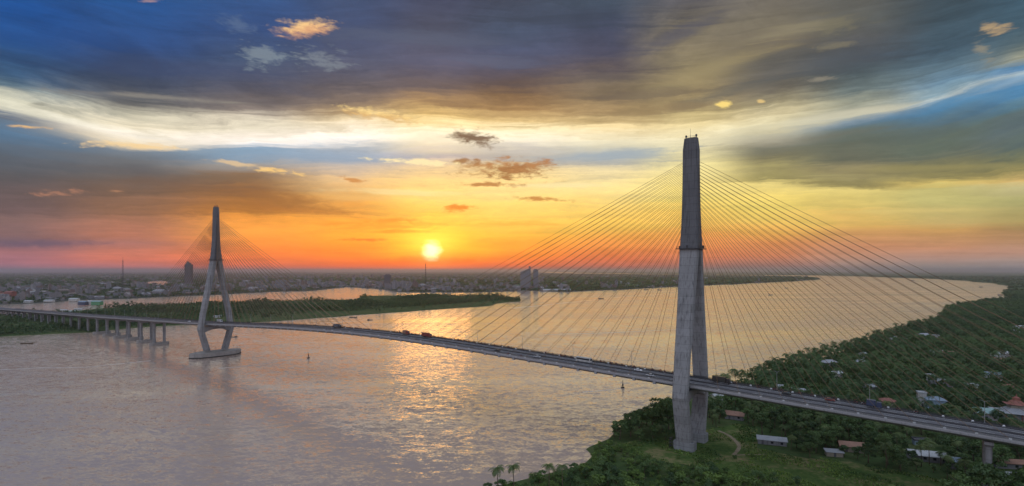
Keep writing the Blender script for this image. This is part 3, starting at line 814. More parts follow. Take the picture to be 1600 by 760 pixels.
# ------------------------------------------------------------------ lamps along the far parapet
def street_lamp(u):
    z = deck_z(u); loc = W(u, 12.35, z)
    r = empty('street_lamp', loc)
    MB().tube([(0, 0, 0), (0, 0, 9.6)], [0.15, 0.09], 8).build('pole', M['grey_metal'], r)
    MB().tube([(0, 0, 0), (0, 0, 0.5)], [0.28, 0.28], 8).build('base', M['grey_metal'], r)
    a = MB()
    for s in (-1, 1):
        p = D * (1.15 * s); a.tube([(0, 0, 9.3), (p.x * 0.5, p.y * 0.5, 9.75), (p.x, p.y, 9.95)], [0.07, 0.06, 0.05], 5)
    a.build('arm', M['grey_metal'], r)
    for s in (-1, 1):
        p = D * (1.5 * s); MB().box((p.x, p.y, 9.98), (1.0, 0.42, 0.2), ROT, 0.7).build('lamp_head', M['dark_metal'], r)
    return r
lamp0 = street_lamp(-124)
SPOT = {-124: 'tall double headed lamp on the far parapet above the right hand pier of the deck',
        -82: 'tall double headed lamp on the deck rail beside the red roofed house',
        -41: 'first tall double headed lamp to the right of the near pylon',
        41: 'first tall double headed lamp to the left of the near pylon, against the river'}
k = 0
for n_ in range(-4, 36):
    u = 41 * n_ if n_ < 0 else 41.3 * n_
    if n_ in (0, 13, 14): continue
    if u == -123: u = -124
    if n_ == -3: r = lamp0; u = -124
    else:
        r = copy_tree(lamp0); r.location = W(u, 12.35, deck_z(u))
    ku = int(round(u))
    g = 'street lamps along the bridge'
    if n_ == -3: lb = SPOT[-124]
    elif n_ == -2: lb = SPOT[-82]
    elif n_ == -1: lb = SPOT[-41]
    elif n_ == 1: lb = SPOT[41]
    elif n_ == -4: lb = 'tall double headed lamp on the deck at the right edge past the pier'
    elif n_ < 14: lb = 'thin double headed lamp on the main span between the two pylons'
    else: lb = 'tiny lamp on the approach deck beyond the far pylon'
    tag(r, lb, 'street lamp', g)
# ------------------------------------------------------------------ trees
def leaf_cards(C, N, size, r, asp=0.75, droop=0.0):
    """One quad per centre C with normal N."""
    n = len(C)
    N = N / np.maximum(1e-6, np.linalg.norm(N, axis=1, keepdims=True))
    a = r.normal(size=(n, 3)); a -= N * (a * N).sum(1, keepdims=True)
    a /= np.maximum(1e-6, np.linalg.norm(a, axis=1, keepdims=True)); b = np.cross(N, a)
    s = (size * r.uniform(0.6, 1.35, (n, 1))) / 2
    k = r.uniform(0.55, 1.0, (n, 1)) * asp
    V = np.empty((n, 4, 3))
    V[:, 0] = C - a * s - b * s * k * 0.4; V[:, 1] = C - a * s * 0.1 - b * s * k
    V[:, 2] = C + a * s; V[:, 3] = C + a * s * 0.05 + b * s * k
    return V
def crown_arrays(r, h, rad, n, leaf, lobes=9, base=0.3, flat=0.75):
    """Leaf quads of one uneven crown: lobes of leaves with gaps between them."""
    lc, lr = [], []
    zc = h * (base + (1 - base) * 0.5); hz = h * (1 - base) * 0.5
    for i in range(lobes):
        a = r.uniform(0, 2 * PI); q = math.sqrt(r.uniform(0, 1)) * 0.72
        z = r.uniform(-0.75, 0.8)
        w = math.sqrt(max(0.15, 1 - z * z * 0.8))
        lc.append((math.cos(a) * q * rad * w, math.sin(a) * q * rad * w, zc + z * hz)); lr.append(rad * r.uniform(0.26, 0.48))
    lc = np.array(lc); lr = np.array(lr)
    w = lr ** 2; idx = r.choice(lobes, n, p=w / w.sum())
    d = r.normal(size=(n, 3)); d /= np.linalg.norm(d, axis=1, keepdims=True)
    d[:, 2] = np.where(d[:, 2] < -0.35, -d[:, 2] * 0.5, d[:, 2])
    rr = lr[idx][:, None] * r.uniform(0.55, 1.08, (n, 1))
    C = lc[idx] + d * rr * np.array([1, 1, flat])
    Nn = d + r.normal(size=(n, 3)) * 0.55 + np.array([0, 0, 0.35])
    V = leaf_cards(C, Nn, leaf, r)
    lt = r.uniform(0.15, 0.85, lobes)
    tint = np.clip(lt[idx] * 0.55 + r.uniform(0, 1, n) * 0.45, 0, 1)
    return V, tint
def trunk_mesh(r, h, rad, base):
    m = MB(); zt = h * (base + 0.25); bend = r.uniform(-0.06, 0.06, 2) * h
    pts = [(0, 0, -0.6), (bend[0] * 0.4, bend[1] * 0.4, zt * 0.5), (bend[0], bend[1], zt)]
    r0 = max(0.16, h * 0.022); m.tube(pts, [r0 * 1.5, r0, r0 * 0.7], 7)
    for i in range(5):
        a = r.uniform(0, 2 * PI); z0 = zt * r.uniform(0.6, 1.0); l = rad * r.uniform(0.5, 0.8)
        f = z0 / zt
        p0 = (bend[0] * f, bend[1] * f, z0)
        p1 = (p0[0] + math.cos(a) * l * 0.5, p0[1] + math.sin(a) * l * 0.5, z0 + l * 0.5)
        p2 = (p0[0] + math.cos(a) * l, p0[1] + math.sin(a) * l, z0 + l * 0.85)
        m.tube([p0, p1, p2], [r0 * 0.55, r0 * 0.35, r0 * 0.15], 5)
    return m
def tree_proto(seed, h, rad, n, leaf, lobes, base, name='broadleaf_tree', mat='leaf'):
    r = np.random.default_rng(seed)
    root = empty(name)
    V, tint = crown_arrays(r, h, rad, n, leaf, lobes, base)
    put('crown', quads_mesh('crown', V, n, tint), M[mat], root)
    trunk_mesh(r, h, rad, base).build('trunk', M['bark'], root, smooth=True)
    return root
def palm_arrays(r, h, nf=17, L=3.6, lean=None):
    """Fronds of one coconut palm: arched ribs with hanging leaflets on both sides."""
    q = []; t = []
    top = np.array([lean[0], lean[1], h])
    for i in range(nf):
        a = 2 * PI * i / nf * 2.4 + r.uniform(-0.2, 0.2); el = r.uniform(-0.35, 1.05); l = L * r.uniform(0.8, 1.15)
        dirh = np.array([math.cos(a), math.sin(a), 0]); side = np.array([-math.sin(a), math.cos(a), 0])
        p = top.copy(); ang = el; step = l / 9; tn = r.uniform(0.1, 0.9)
        for k in range(9):
            d = dirh * math.cos(ang) + np.array([0, 0, math.sin(ang)])
            p2 = p + d * step; ang -= 0.21
            w = 0.85 * math.sin(PI * (0.12 + 0.85 * (k + 0.5) / 9)) * L / 3.6
            for s in (-1, 1):
                tip = side * s * w + d * step * 0.9 + np.array([0, 0, -0.42 * w])
                q.append((p, p + d * step * 0.7, p + d * step * 0.75 + tip, p + d * step * 0.25 + tip)); t.append(tn * 0.7 + r.uniform(0, 0.3))
            p = p2
    return np.array(q), np.array(t)
def palm_proto(seed, h, L=3.6):
    r = np.random.default_rng(seed); root = empty('coconut_palm')
    lean = r.uniform(-0.10, 0.10, 2) * h
    V, t = palm_arrays(r, h, 18, L, lean)
    put('crown', quads_mesh('crown', V, len(V), t), M['palm_leaf'], root)
    MB().tube([(0, 0, -0.5), (lean[0] * 0.25, lean[1] * 0.25, h * 0.5), (lean[0], lean[1], h)], [0.26, 0.18, 0.13], 7).build('trunk', M['bark'], root, smooth=True)
    c = MB()
    for k in range(6):
        a = k * PI / 3; c.tube([(lean[0] + math.cos(a) * 0.3, lean[1] + math.sin(a) * 0.3, h - 0.55), (lean[0] + math.cos(a) * 0.3, lean[1] + math.sin(a) * 0.3, h - 0.2)], [0.12, 0.16], 6)
    c.build('coconut_bunch', M['bark'], root)
    return root
PROTO = [tree_proto(100 + i, h, rd, n, lf, lb, bs) for i, (h, rd, n, lf, lb, bs) in enumerate([
    (12.0, 5.4, 2200, 0.75, 12, 0.22), (9.5, 4.6, 1700, 0.7, 10, 0.2), (14.5, 5.2, 2300, 0.8, 13, 0.25), (8.0, 4.0, 1400, 0.62, 8, 0.15),
    (10.5, 5.8, 2100, 0.75, 11, 0.25), (11.5, 3.8, 1600, 0.7, 9, 0.18), (7.0, 3.6, 1200, 0.6, 7, 0.12), (13.0, 6.2, 2500, 0.8, 14, 0.28)])]
PALMS = [palm_proto(200 + i, h, L) for i, (h, L) in enumerate([(10.5, 3.9), (8.5, 3.6), (12.0, 4.1), (7.0, 3.4)])]
SHRUBS = [tree_proto(300 + i, h, rd, n, lf, lb, bs, 'shrub', 'shrub_leaf') for i, (h, rd, n, lf, lb, bs) in enumerate([
    (3.4, 2.5, 800, 0.42, 9, 0.0), (2.6, 2.6, 800, 0.38, 10, 0.0), (4.4, 2.9, 1000, 0.5, 10, 0.02), (2.0, 1.8, 520, 0.36, 7, 0.0)])]
USED = set()
def plant(protos, x, y, z, sc, label, cat, group, k=None, sq=1.0):
    p = protos[k if k is not None else random.randrange(len(protos))]
    if p.name in USED: o = copy_tree(p)
    else: o = p; USED.add(p.name)
    o.location = (x, y, z); o.rotation_euler = (0, 0, random.uniform(0, 2 * PI)); o.scale = (sc * sq, sc * sq, sc)
    for c in o.children: c['hue'] = random.uniform(-0.12, 0.32)
    tag(o, label, cat, group); return o
def near_deck(x, y, m=17):
    v = Vector((x, y, 0)) - P0; return abs(v.dot(T)) < m
HOUSES = []     # (x, y, radius, clear-in-front) kept free of trees
def clear_of_houses(x, y, pad=0.0):
    for hx, hy, rr, fr in HOUSES:
        dx, dy = x - hx, y - hy
        l = math.hypot(hx, hy); ux, uy = -hx / l, -hy / l          # towards the viewer
        along = dx * ux + dy * uy; across = abs(dx * uy - dy * ux)
        if across < rr + pad and -rr - pad < along < rr + fr: return False
    return True
# ------------------------------------------------------------------ houses on the right bank
def house(px, py, w, l, h, kind, roof, wall, rz, label, cat='house', z=1.7, fr=18.0, pitch=0.32):
    """w along local x, l along local y; px, py is where its roof shows."""
    near = py > 640
    if not near: w *= 0.72; l *= 0.72; fr *= 0.5; h = h * 0.85
    else: w *= 0.85; l *= 0.8; h *= 0.72; fr *= 0.3
    x, y = G(px, py, h + 0.6)
    r = empty('house' if cat == 'house' else cat.replace(' ', '_'), (x, y, z), R(rz))
    MB().box((0, 0, h / 2 - 0.2), (w, l, h + 0.4)).build('wall', M[wall], r)
    rf = MB()
    if kind == 'gable':
        e = 0.7; rh = l * pitch
        pr = [(-l / 2 - e, h - 0.05), (0, h + rh), (l / 2 + e, h - 0.05), (l / 2 + e, h - 0.28), (0, h + rh - 0.26), (-l / 2 - e, h - 0.28)]
        rf.loft([[(s * (w / 2 + e), yy, zz) for yy, zz in pr] for s in (-1, 1)])
        gb = MB(); gb.loft([[(s * (w / 2 - 0.02), yy, zz) for yy, zz in ((-l / 2 + 0.1, h + 0.15), (l / 2 - 0.1, h + 0.15), (0, h + rh - 0.4))] for s in (-1, 1)])
        gb.build('gable_wall', M[wall], r)
    elif kind == 'shed':
        e = 0.6
        rf.loft([[(s * (w / 2 + e), yy, zz) for yy, zz in ((-l / 2 - e, h + 0.02), (l / 2 + e, h + l * 0.14), (l / 2 + e, h + l * 0.14 + 0.2), (-l / 2 - e, h + 0.22))] for s in (-1, 1)])
    elif kind == 'hip':
        e = 0.8; rh = min(w, l) * pitch; k = max(0.0, (w - l) / 2)
        rf.loft([[(-w / 2 - e, -l / 2 - e, h), (w / 2 + e, -l / 2 - e, h), (w / 2 + e, l / 2 + e, h), (-w / 2 - e, l / 2 + e, h)],
                 [(-w / 2 - e, -l / 2 - e, h + 0.2), (w / 2 + e, -l / 2 - e, h + 0.2), (w / 2 + e, l / 2 + e, h + 0.2), (-w / 2 - e, l / 2 + e, h + 0.2)],
                 [(-k - 0.1, -0.1, h + rh), (k + 0.1, -0.1, h + rh), (k + 0.1, 0.1, h + rh), (-k - 0.1, 0.1, h + rh)]])
    else:
        rf.box((0, 0, h + 0.13), (w + 0.6, l + 0.6, 0.26))
        for s in (-1, 1):
            rf.box((0, s * (l / 2 + 0.15), h + 0.55), (w + 0.6, 0.25, 0.6)); rf.box((s * (w / 2 + 0.15), 0, h + 0.55), (0.25, l + 0.1, 0.6))
    ro = rf.build('roof', M[roof], r)
    for s in (-1, 1):
        n = max(1, int(w / 4))
        for k in range(n):
            xx = -w / 2 + (k + 0.5) * w / n
            if k == 0 and s < 0:
                MB().box((xx, s * (l / 2 + 0.02), 1.05), (1.1, 0.08, 2.1)).build('door', M['roof_dark'], r)
            else:
                wn = MB().box((xx, s * (l / 2 + 0.02), min(h * 0.55, 1.8)), (1.3, 0.08, 1.2)).build('window', M['glass'], r)
    tag(r, label, cat, None)
    HOUSES.append((x, y, max(w, l) / 2 + (2.0 if near else 3.0), fr)); return r
GH = 'low roofs among the trees of the right bank'
dk = math.degrees(math.atan2(0.6, -0.8))
house(1206, 690, 17, 7, 3.2, 'shed', 'roof_grey', 'wall_grey', -22, 'long low grey roofed shed on the grass right of the dirt path', 'shed', fr=30)
house(1330, 699, 13, 8, 4, 'gable', 'roof_rust', 'wall_cream', -20, 'rust red gabled house sunk in dark trees below the deck', fr=12)
house(1303, 709, 9, 5, 3, 'shed', 'roof_grey', 'wall_cream', -15, 'small pale walled shed at the tree edge below the rust roofed house', 'shed', fr=10)
house(1449, 713, 19, 9, 4.2, 'gable', 'roof_white', 'wall_grey', -20, 'long white roofed building beside the palms under the deck', fr=16, pitch=0.25)
house(1494, 724, 8, 7, 4.5, 'shed', 'roof_blue', 'wall_grey', -20, 'small pale shed against the end of the long white roofed building', 'shed', fr=12)
house(1440, 691, 9, 6, 3.6, 'flat', 'roof_dark', 'wall_blue', -20, 'dark blue grey hut behind the long white roofed building', 'hut', fr=14)
house(1575, 726, 22, 6, 3.4, 'shed', 'roof_rust', 'wall_grey', -12, 'long grey walled shed with rusty roof edge at the right below the deck', 'shed', fr=12)
house(1580, 745, 18, 7, 3.4, 'gable', 'roof_grey', 'wall_cream', -12, 'grey roofed shed in the bottom right corner', 'shed', fr=10, pitch=0.2)
house(1590, 757, 16, 6, 3.0, 'shed', 'roof_red', 'wall_cream', -12, 'lowest red and pale roofed shed in the bottom right corner', 'shed', fr=8)
house(1148, 650, 13, 8, 4.0, 'gable', 'roof_rust', 'wall_grey', -30, 'old brownish house in the trees just right of the near pylon foot', fr=20)
house(1120, 621, 11, 8, 5.0, 'gable', 'roof_white', 'wall_white', 25, 'bright white roofed house just behind the deck right of the near pylon', fr=26)
house(1440, 616, 7, 7, 11.0, 'flat', 'roof_white', 'wall_white', -25, 'tall white tower like house above the deck', 'house', fr=25)
house(1461, 627, 15, 10, 7.0, 'hip', 'roof_blue', 'wall_blue', -25, 'pale blue hip roofed house beside the tall white house', fr=25)
house(1386, 629, 14, 9, 6.0, 'hip', 'roof_red', 'wall_cream', -20, 'red roofed house just behind the deck near a street lamp', fr=26)
house(1221, 606, 9, 7, 5.5, 'shed', 'roof_grey', 'wall_grey', -22, 'small grey roofed shed behind the deck at the first lamp right of the pylon', 'shed', fr=20)
house(1247, 611, 17, 8, 5.5, 'gable', 'roof_grey', 'wall_grey', -22, 'long dull grey roof peeping over the deck rail', fr=20, pitch=0.2)
house(1537, 646, 15, 10, 6.5, 'gable', 'roof_teal', 'wall_grey', -20, 'pale teal roofed hall behind the deck beside a street lamp', 'hall', fr=24)
house(1304, 585, 18, 8, 5.0, 'gable', 'roof_white', 'wall_white', 20, 'bright white gabled roof alone in the middle of the canopy', fr=34)
house(1296, 568, 20, 12, 5.0, 'hip', 'roof_grey', 'wall_grey', -10, 'wide dull grey hipped roof near the river edge', fr=34)
house(1348, 555, 11, 9, 5.0, 'gable', 'roof_white', 'wall_white', 30, 'small white roof nearest the river edge in the canopy', fr=42)
house(1345, 567, 16, 10, 5.0, 'hip', 'roof_grey', 'wall_cream', -15, 'grey hipped roof below the small white roof', fr=36)
house(1394, 529.5, 16, 10, 6.0, 'gable', 'roof_white', 'wall_white', 15, 'white roof of the hamlet by the river bend, left one', fr=60)
house(1410, 531, 14, 9, 6.0, 'flat', 'roof_grey', 'wall_grey', 30, 'grey flat roof of the hamlet by the river bend', fr=60)
house(1441, 525, 22, 12, 6.0, 'gable', 'roof_grey', 'wall_white', 10, 'long pale roof highest in the hamlet by the river bend', fr=66)
house(1462, 525.5, 10, 9, 6.0, 'flat', 'roof_white', 'wall_white', 10, 'tiny white house right of the hamlet by the river bend', fr=66)
house(1463, 550, 18, 9, 6.0, 'gable', 'roof_white', 'wall_white', 25, 'white roof in the mid canopy with a brownish roof at its side', fr=46)
house(1482, 553, 17, 9, 5.5, 'gable', 'roof_rust', 'wall_cream', -25, 'brownish roof in the mid canopy beside a white roof', fr=44)
house(1563, 554, 26, 10, 6.0, 'gable', 'roof_white', 'wall_white', 10, 'long white roof at the right in the mid canopy', fr=46)
house(1563, 564, 18, 10, 5.5, 'gable', 'roof_rust', 'wall_pink', -20, 'pinkish brown roof just below the long white roof', fr=40)
house(1453, 588.5, 8, 7, 5.0, 'shed', 'roof_white', 'wall_white', -25, 'little white shed left of a wide grey yard roof', 'shed', fr=34)
house(1470, 597, 22, 12, 5.0, 'gable', 'roof_grey', 'wall_grey', -22, 'wide weathered grey roof in the canopy above the blue house', fr=34, pitch=0.2)
house(1550, 586.5, 17, 9, 6.0, 'gable', 'roof_blue', 'wall_white', -10, 'pale blue white roof at the right above the temple', fr=40)
house(1517, 603, 11, 6, 5.0, 'shed', 'roof_white', 'wall_white', -30, 'narrow white shed between the grey yard roof and the temple', 'shed', fr=32)
house(1593, 513, 26, 14, 6.5, 'gable', 'roof_white', 'wall_white', 10, 'white shed roofs far up the bank at the right edge', fr=70)
house(1600, 521, 24, 12, 6.0, 'flat', 'roof_white', 'wall_white', 10, 'flat pale roof just below the far white sheds at the right edge', fr=60)
house(1572, 606, 12, 7, 5.5, 'gable', 'roof_red', 'wall_cream', 20, 'small red roof half hidden in trees above the temple', fr=20)
house(1357, 606, 12, 8, 5.0, 'gable', 'roof_grey', 'wall_grey', 15, 'grey green roof in the canopy straight above the red roofed house', fr=26)
# temple with a red upper roof at the right edge
tx, ty = G(1588, 640, 8)
tp = empty('temple', (tx, ty, 1.7), R(-18)); tag(tp, 'small temple with curved grey roofs and a red tiled lantern on top', 'temple')
MB().box((0, 0, 2.2), (20, 13, 4.8)).build('wall', M['wall_grey'], tp)
def eaves(w, l, z, rise, k):
    a = MB(); rings = []
    for f, zz in ((1.0, 0.5), (0.86, 0.35), (0.62, 1.0), (0.36, rise)):
        hw, hl = w / 2 * f, l / 2 * f; up = 0.55 if f == 1.0 else 0.0
        rings.append([(-hw, -hl, z + zz + up), (0, -hl, z + zz - 0.1), (hw, -hl, z + zz + up), (hw, 0, z + zz - 0.1), (hw, hl, z + zz + up), (0, hl, z + zz - 0.1), (-hw, hl, z + zz + up), (-hw, 0, z + zz - 0.1)])
    return a.loft(rings)
eaves(24, 17, 4.2, 3.4, 1).build('roof', M['roof_grey'], tp)
MB().box((0, 0, 8.4), (8, 6, 2.2)).build('lantern_wall', M['wall_cream'], tp)
eaves(11.5, 9, 9.2, 3.0, 1).build('upper_roof', M['roof_red'], tp)
fin = MB(); fin.box((0, 0, 13.0), (3.2, 2.4, 1.9)); fin.tube([(0, 0, 13.8), (0, 0, 14.4), (0, 0, 14.6), (0, 0, 16.6)], [1.7, 1.2, 0.4, 0.06], 8); fin.build('finial', M['wall_red'], tp)
for s in (-1, 1):
    for k in range(5): MB().tube([(-8.5 + 4.25 * k, s * 7.1, -0.3), (-8.5 + 4.25 * k, s * 7.1, 4.35)], 0.3, 8).build('column', M['wall_red'], tp)
HOUSES.append((tx, ty, 14, 26))

# ------------------------------------------------------------------ planting
MEADOW = FIELD
def in_right(x, y): return inside(RIGHT, x, y)
taken = []
def free(x, y, d):
    for a, b, c in taken:
        if (a - x) ** 2 + (b - y) ** 2 < (d + c) ** 2 * 0.25: return False
    return True
def put_tree(x, y, protos, sc, label, cat, group, k=None, rr=3.0, sq=1.0):
    taken.append((x, y, rr)); return plant(protos, x, y, 1.55, sc, label, cat, group, k, sq)
# clump between the river and the near pylon
CL = [(1036, 672, 7, 1.16), (1018, 676, 4, 1.1), (1000, 680, 1, 1.2), (985, 683, 0, 0.8), (968, 688, 1, 0.85), (1045, 676, 2, 0.85), (1058, 662, 4, 1.0), (1010, 664, 3, 1.1), (1030, 655, 0, 0.85), (1048, 648, 4, 0.9), (1020, 686, 6, 1.0), (1000, 690, 6, 0.9), (1040, 688, 3, 0.8), (978, 675, 3, 1.0), (960, 683, 6, 0.9), (1056, 684, 6, 1.0)]
LB = ['tallest round tree of the clump between the river and the near pylon, green and gappy',
      'wide tree leaning left beside the tallest tree of the riverside clump', 'middle tree of the clump left of the near pylon, its top against the water',
      'rounded tree at the outer end of the clump over the river', 'lowest tree at the river end of the clump, over the bank']
for i, (px, py, k, sc) in enumerate(CL):
    x, y = G(px, py, 1.6); sc *= 1.36
    lb = LB[i] if i < 5 else 'dark green tree packed in the clump left of the near pylon'
    put_tree(x, y, PROTO, sc, lb, 'tree', 'trees in the riverside clump by the near pylon', k)
# palms standing up along the bottom shore
for px, top, hh, lb in ((778, 729, 12.5, 'tall thin coconut palm alone at the left end of the bottom shore'), (803, 725, 12, 'coconut palm rising behind bushes, second from the left on the bottom shore'),
                    (858, 724, 11.5, 'coconut palm over the bushes, third along the bottom shore'), (879, 725, 11.5, 'rightmost coconut palm over the bushes of the bottom shore')):
    x, y = G(px, top + 9, hh)
    k = 2; o = put_tree(x, y, PALMS, hh / 12.0, lb, 'palm tree', 'coconut palms along the bottom shore', k, 1.5)
# bottom scrub: bushes and small trees between the shore, the meadow and the frame
SCRUB = gs([(700, 800), (768, 768), (830, 752), (890, 738), (915, 730), (932, 714), (925, 704), (952, 692), (975, 704), (1010, 718), (1085, 732), (1190, 749), (1250, 762), (1300, 800), (1300, 900), (700, 900)], 1.6)
xs = [q[0] for q in SCRUB]; ys = [q[1] for q in SCRUB]
cnt = 0; tr_ = 0
for it in range(5200):
    x = random.uniform(min(xs), max(xs)); y = random.uniform(max(175, min(ys)), max(ys))
    if not inside(SCRUB, x, y) or not in_right(x, y): continue
    px = 800 + F * x / y; py = HY + (CAM_H - 1.6) * F / y
    if py > 815: continue
    low = py < 748 and px > 955 
    if ((px < 955 and random.random() < 0.5 and py > 738) or (px >= 955 and py > 738 and random.random() < 0.12)) and tr_ < 60:
        if not free(x, y, 4.5): continue
        put_tree(x, y, PROTO, random.uniform(0.42, 0.62) if px < 905 else random.uniform(0.62, 0.95), 'low leafy tree in the dark thicket along the bottom shore', 'tree', 'trees of the bottom shore thicket', random.choice([1, 3, 4, 6]), 4.5); tr_ += 1
        continue
    d = random.uniform(2.0, 3.3)
    if not free(x, y, d): continue
    if cnt >= 290: continue
    lb, g = ('dark bush in the scrub over the river bend left of the meadow', 'bushes over the river bend') if px < 960 else \
            (('low green bush along the near edge of the meadow', 'bushes along the meadow edge') if low else ('leafy bush in the scrub at the bottom of the picture', 'bushes of the bottom scrub'))
    put_tree(x, y, SHRUBS, random.choice([0.55, 0.7, 0.9, 1.1, 1.5]) * random.uniform(0.85, 1.15) * (0.8 if low else 1.0), lb, 'bush', g, None, d, random.uniform(0.9, 1.25)); cnt += 1
# single bushes on the meadow
for px, py, sc, lb in ((1148, 717, 1.0, 'dark bush at the bend of the dirt path'), (1178, 716, 0.7, 'small bush right of the path fork'), (1060, 717, 0.5, 'tiny bush alone in the grass before the near pylon'), (990, 697, 0.9, 'round bush at the left end of the meadow under the clump'), (1096, 724, 1.2, 'dark brownish bush at the lower edge of the meadow')):
    x, y = G(px, py, 1.6); put_tree(x, y, SHRUBS, sc, lb, 'bush', 'single bushes on the meadow', None, 2)

for xx, yy, k, sc in ((186, 216, 2, 1.45), (193, 217, 7, 1.5), (200, 215, 0, 1.6), (180, 219, 7, 1.3), (207, 219, 2, 1.4)):
    put_tree(xx, yy, PROTO, sc, 'very tall leafy tree standing round the pier at the right under the deck', 'tree', 'tall trees round the right hand pier', k)
# tall trees in front of the pier under the deck and round the sheds below it
for px, py, k, sc in ((1536, 733, 7, 1.15), (1551, 737, 0, 1.1), (1565, 731, 4, 1.05), (1522, 728, 2, 0.9), (1507, 738, 3, 1.1), (1480, 735, 6, 1.1), (1425, 728, 1, 0.8), (1395, 722, 4, 0.8), (1350, 714, 3, 0.9), (1318, 713, 6, 1.0), (1290, 700, 4, 0.9), (1268, 705, 0, 0.85), (1245, 700, 3, 1.0), (1480, 748, 3, 0.9), (1520, 752, 1, 0.9), (1530, 745, 4, 0.8)):
    x, y = G(px, py, 1.6); put_tree(x, y, PROTO, sc, 'leafy tree pressed against the sheds and the pier below the deck on the right', 'tree', 'trees round the sheds below the deck', k)
for px, py in ((1408, 722), (1452, 727), (1470, 728), (1500, 733), (1440, 730)):
    x, y = G(px, py, 1.6); put_tree(x, y, PALMS, random.uniform(0.8, 1.0), 'coconut palm in front of the long white roofed building', 'palm tree', 'palms by the long white building')
# the canopy of the right bank: nearest trees singly, the rest as one wood
cand = []
step = 6.4
for iy in range(0, 330):
    for ix in range(0, 330):
        x = 40 + ix * step + random.uniform(-2.6, 2.6); y = 205 + iy * step + random.uniform(-2.6, 2.6)
        if x > y * 1.12 + 20 or x < 40: continue
        cand.append((x, y))
X = np.array([c[0] for c in cand]); Y = np.array([c[1] for c in cand])
ok = inside_np(RIGHT, X, Y) & ~inside_np(MEADOW, X, Y) & ~inside_np(SCRUB, X, Y)
PXY = 800 + F * X / Y; PYY = HY + (CAM_H - 1.6) * F / Y
ok &= ~((PYY > 690) & (PXY < 1180))
ok &= ~((PXY < 1105) & (Y < 460))
V2 = np.stack([X - P0.x, Y - P0.y], 1); tt_ = V2 @ np.array([T.x, T.y]); uu_ = V2 @ np.array([D.x, D.y])
zdk = np.interp(uu_, _uu, _zs)
order = np.argsort(Y + 0.35 * X)
near, far = [], []
NB = 300 - 37 - tr_ - 2; NP = 130; npalm = 0; nb = 0
for i in order:
    if not ok[i]: continue
    x, y = X[i], Y[i]
    if not clear_of_houses(x, y): continue
    under = abs(tt_[i]) < 17
    if (np.hypot(X[i] - P0.x, Y[i] - P0.y) < 24): continue
    py = PYY[i]; px = PXY[i]
    below = tt_[i] < -17
    big = not free(x, y, 4.0) if len(taken) < 700 and y < 330 else False
    if big: continue
    if px > 1720: (far.append((x, y)) if random.random() < 0.4 else None); continue
    pv = 0.34 if y > 330 else 0.2
    if random.random() < pv and npalm < NP and not under:
        lb = 'coconut palm among the dark trees between meadow and deck' if below else 'coconut palm crown in the canopy behind the deck'
        put_tree(x, y, PALMS, random.uniform(0.8, 1.05), lb, 'palm tree', 'palms below the deck' if below else 'palms in the right bank canopy', None, 3); npalm += 1
    elif nb < NB:
        if below: lb, g = 'dark leafy tree between the meadow and the deck on the right', 'trees between meadow and deck'
        elif under: lb, g = 'tree growing under the right hand approach deck', 'trees under the approach deck'
        else: lb, g = 'leafy tree of the dense canopy just behind the right hand deck', 'trees of the canopy behind the deck'
        sc = random.uniform(0.62, 1.12) * (1.22 if below and py < 735 else 1.0)
        put_tree(x, y, PROTO, sc, lb, 'tree', g, None, 4); nb += 1
    else: far.append((x, y))
def wood(name, pts, label, nq, leaf, hmin, hmax, rmin, rmax, mat, seed, palm=0.0, z=1.5, hf=None):
    """A far wood that reads as one mass: all its crowns in one mesh."""
    r = np.random.default_rng(seed); bank = []
    for k in range(14):
        V, t = crown_arrays(r, 1.0, 0.5, nq, leaf, 7, 0.05, 0.8); bank.append((V, t))
    pb = []
    for k in range(5):
        V, t = palm_arrays(r, 1.0, 13, 0.42, (0, 0)); pb.append((V, t))
    VV, TT = [], []
    for x, y in pts:
        if r.random() < palm:
            V, t = pb[r.integers(len(pb))]; h = r.uniform(hmin, hmax) * 1.08; s = np.array([h * 0.95, h * 0.95, h])
        else:
            V, t = bank[r.integers(len(bank))]; h = r.uniform(hmin, hmax); w = r.uniform(rmin, rmax) * 2; s = np.array([w, w, h])
        if hf: s = s * hf(x, y)
        a = r.uniform(0, 2 * PI); c_, s_ = math.cos(a), math.sin(a)
        Q = V * s; Q = np.stack([Q[..., 0] * c_ - Q[..., 1] * s_ + x, Q[..., 0] * s_ + Q[..., 1] * c_ + y, Q[..., 2] + z], -1)
        VV.append(Q); TT.append(np.clip(t * 0.6 + r.uniform(0, 0.3) + 0.1 + 0.12 * (math.sin(x * 0.021 + y * 0.013) + math.sin(x * 0.009 - y * 0.017 + 1.3)), 0, 1))
    V = np.concatenate(VV); t = np.concatenate(TT)
    o = put(name, quads_mesh(name, V, len(V), t), M[mat]); tag(o, kind='stuff'); o['hue'] = -0.04
    if label: o['label'] = label; o['category'] = 'woods'
    return o
print('individual trees', nb, 'palms', npalm, 'shrubs', cnt, 'rest of wood', len(far))
wood('woods', far, 'dense green wood with coconut palms covering the right river bank', 130, 0.17, 6, 14.5, 2.8, 6.4, 'leaf', 41, 0.4)
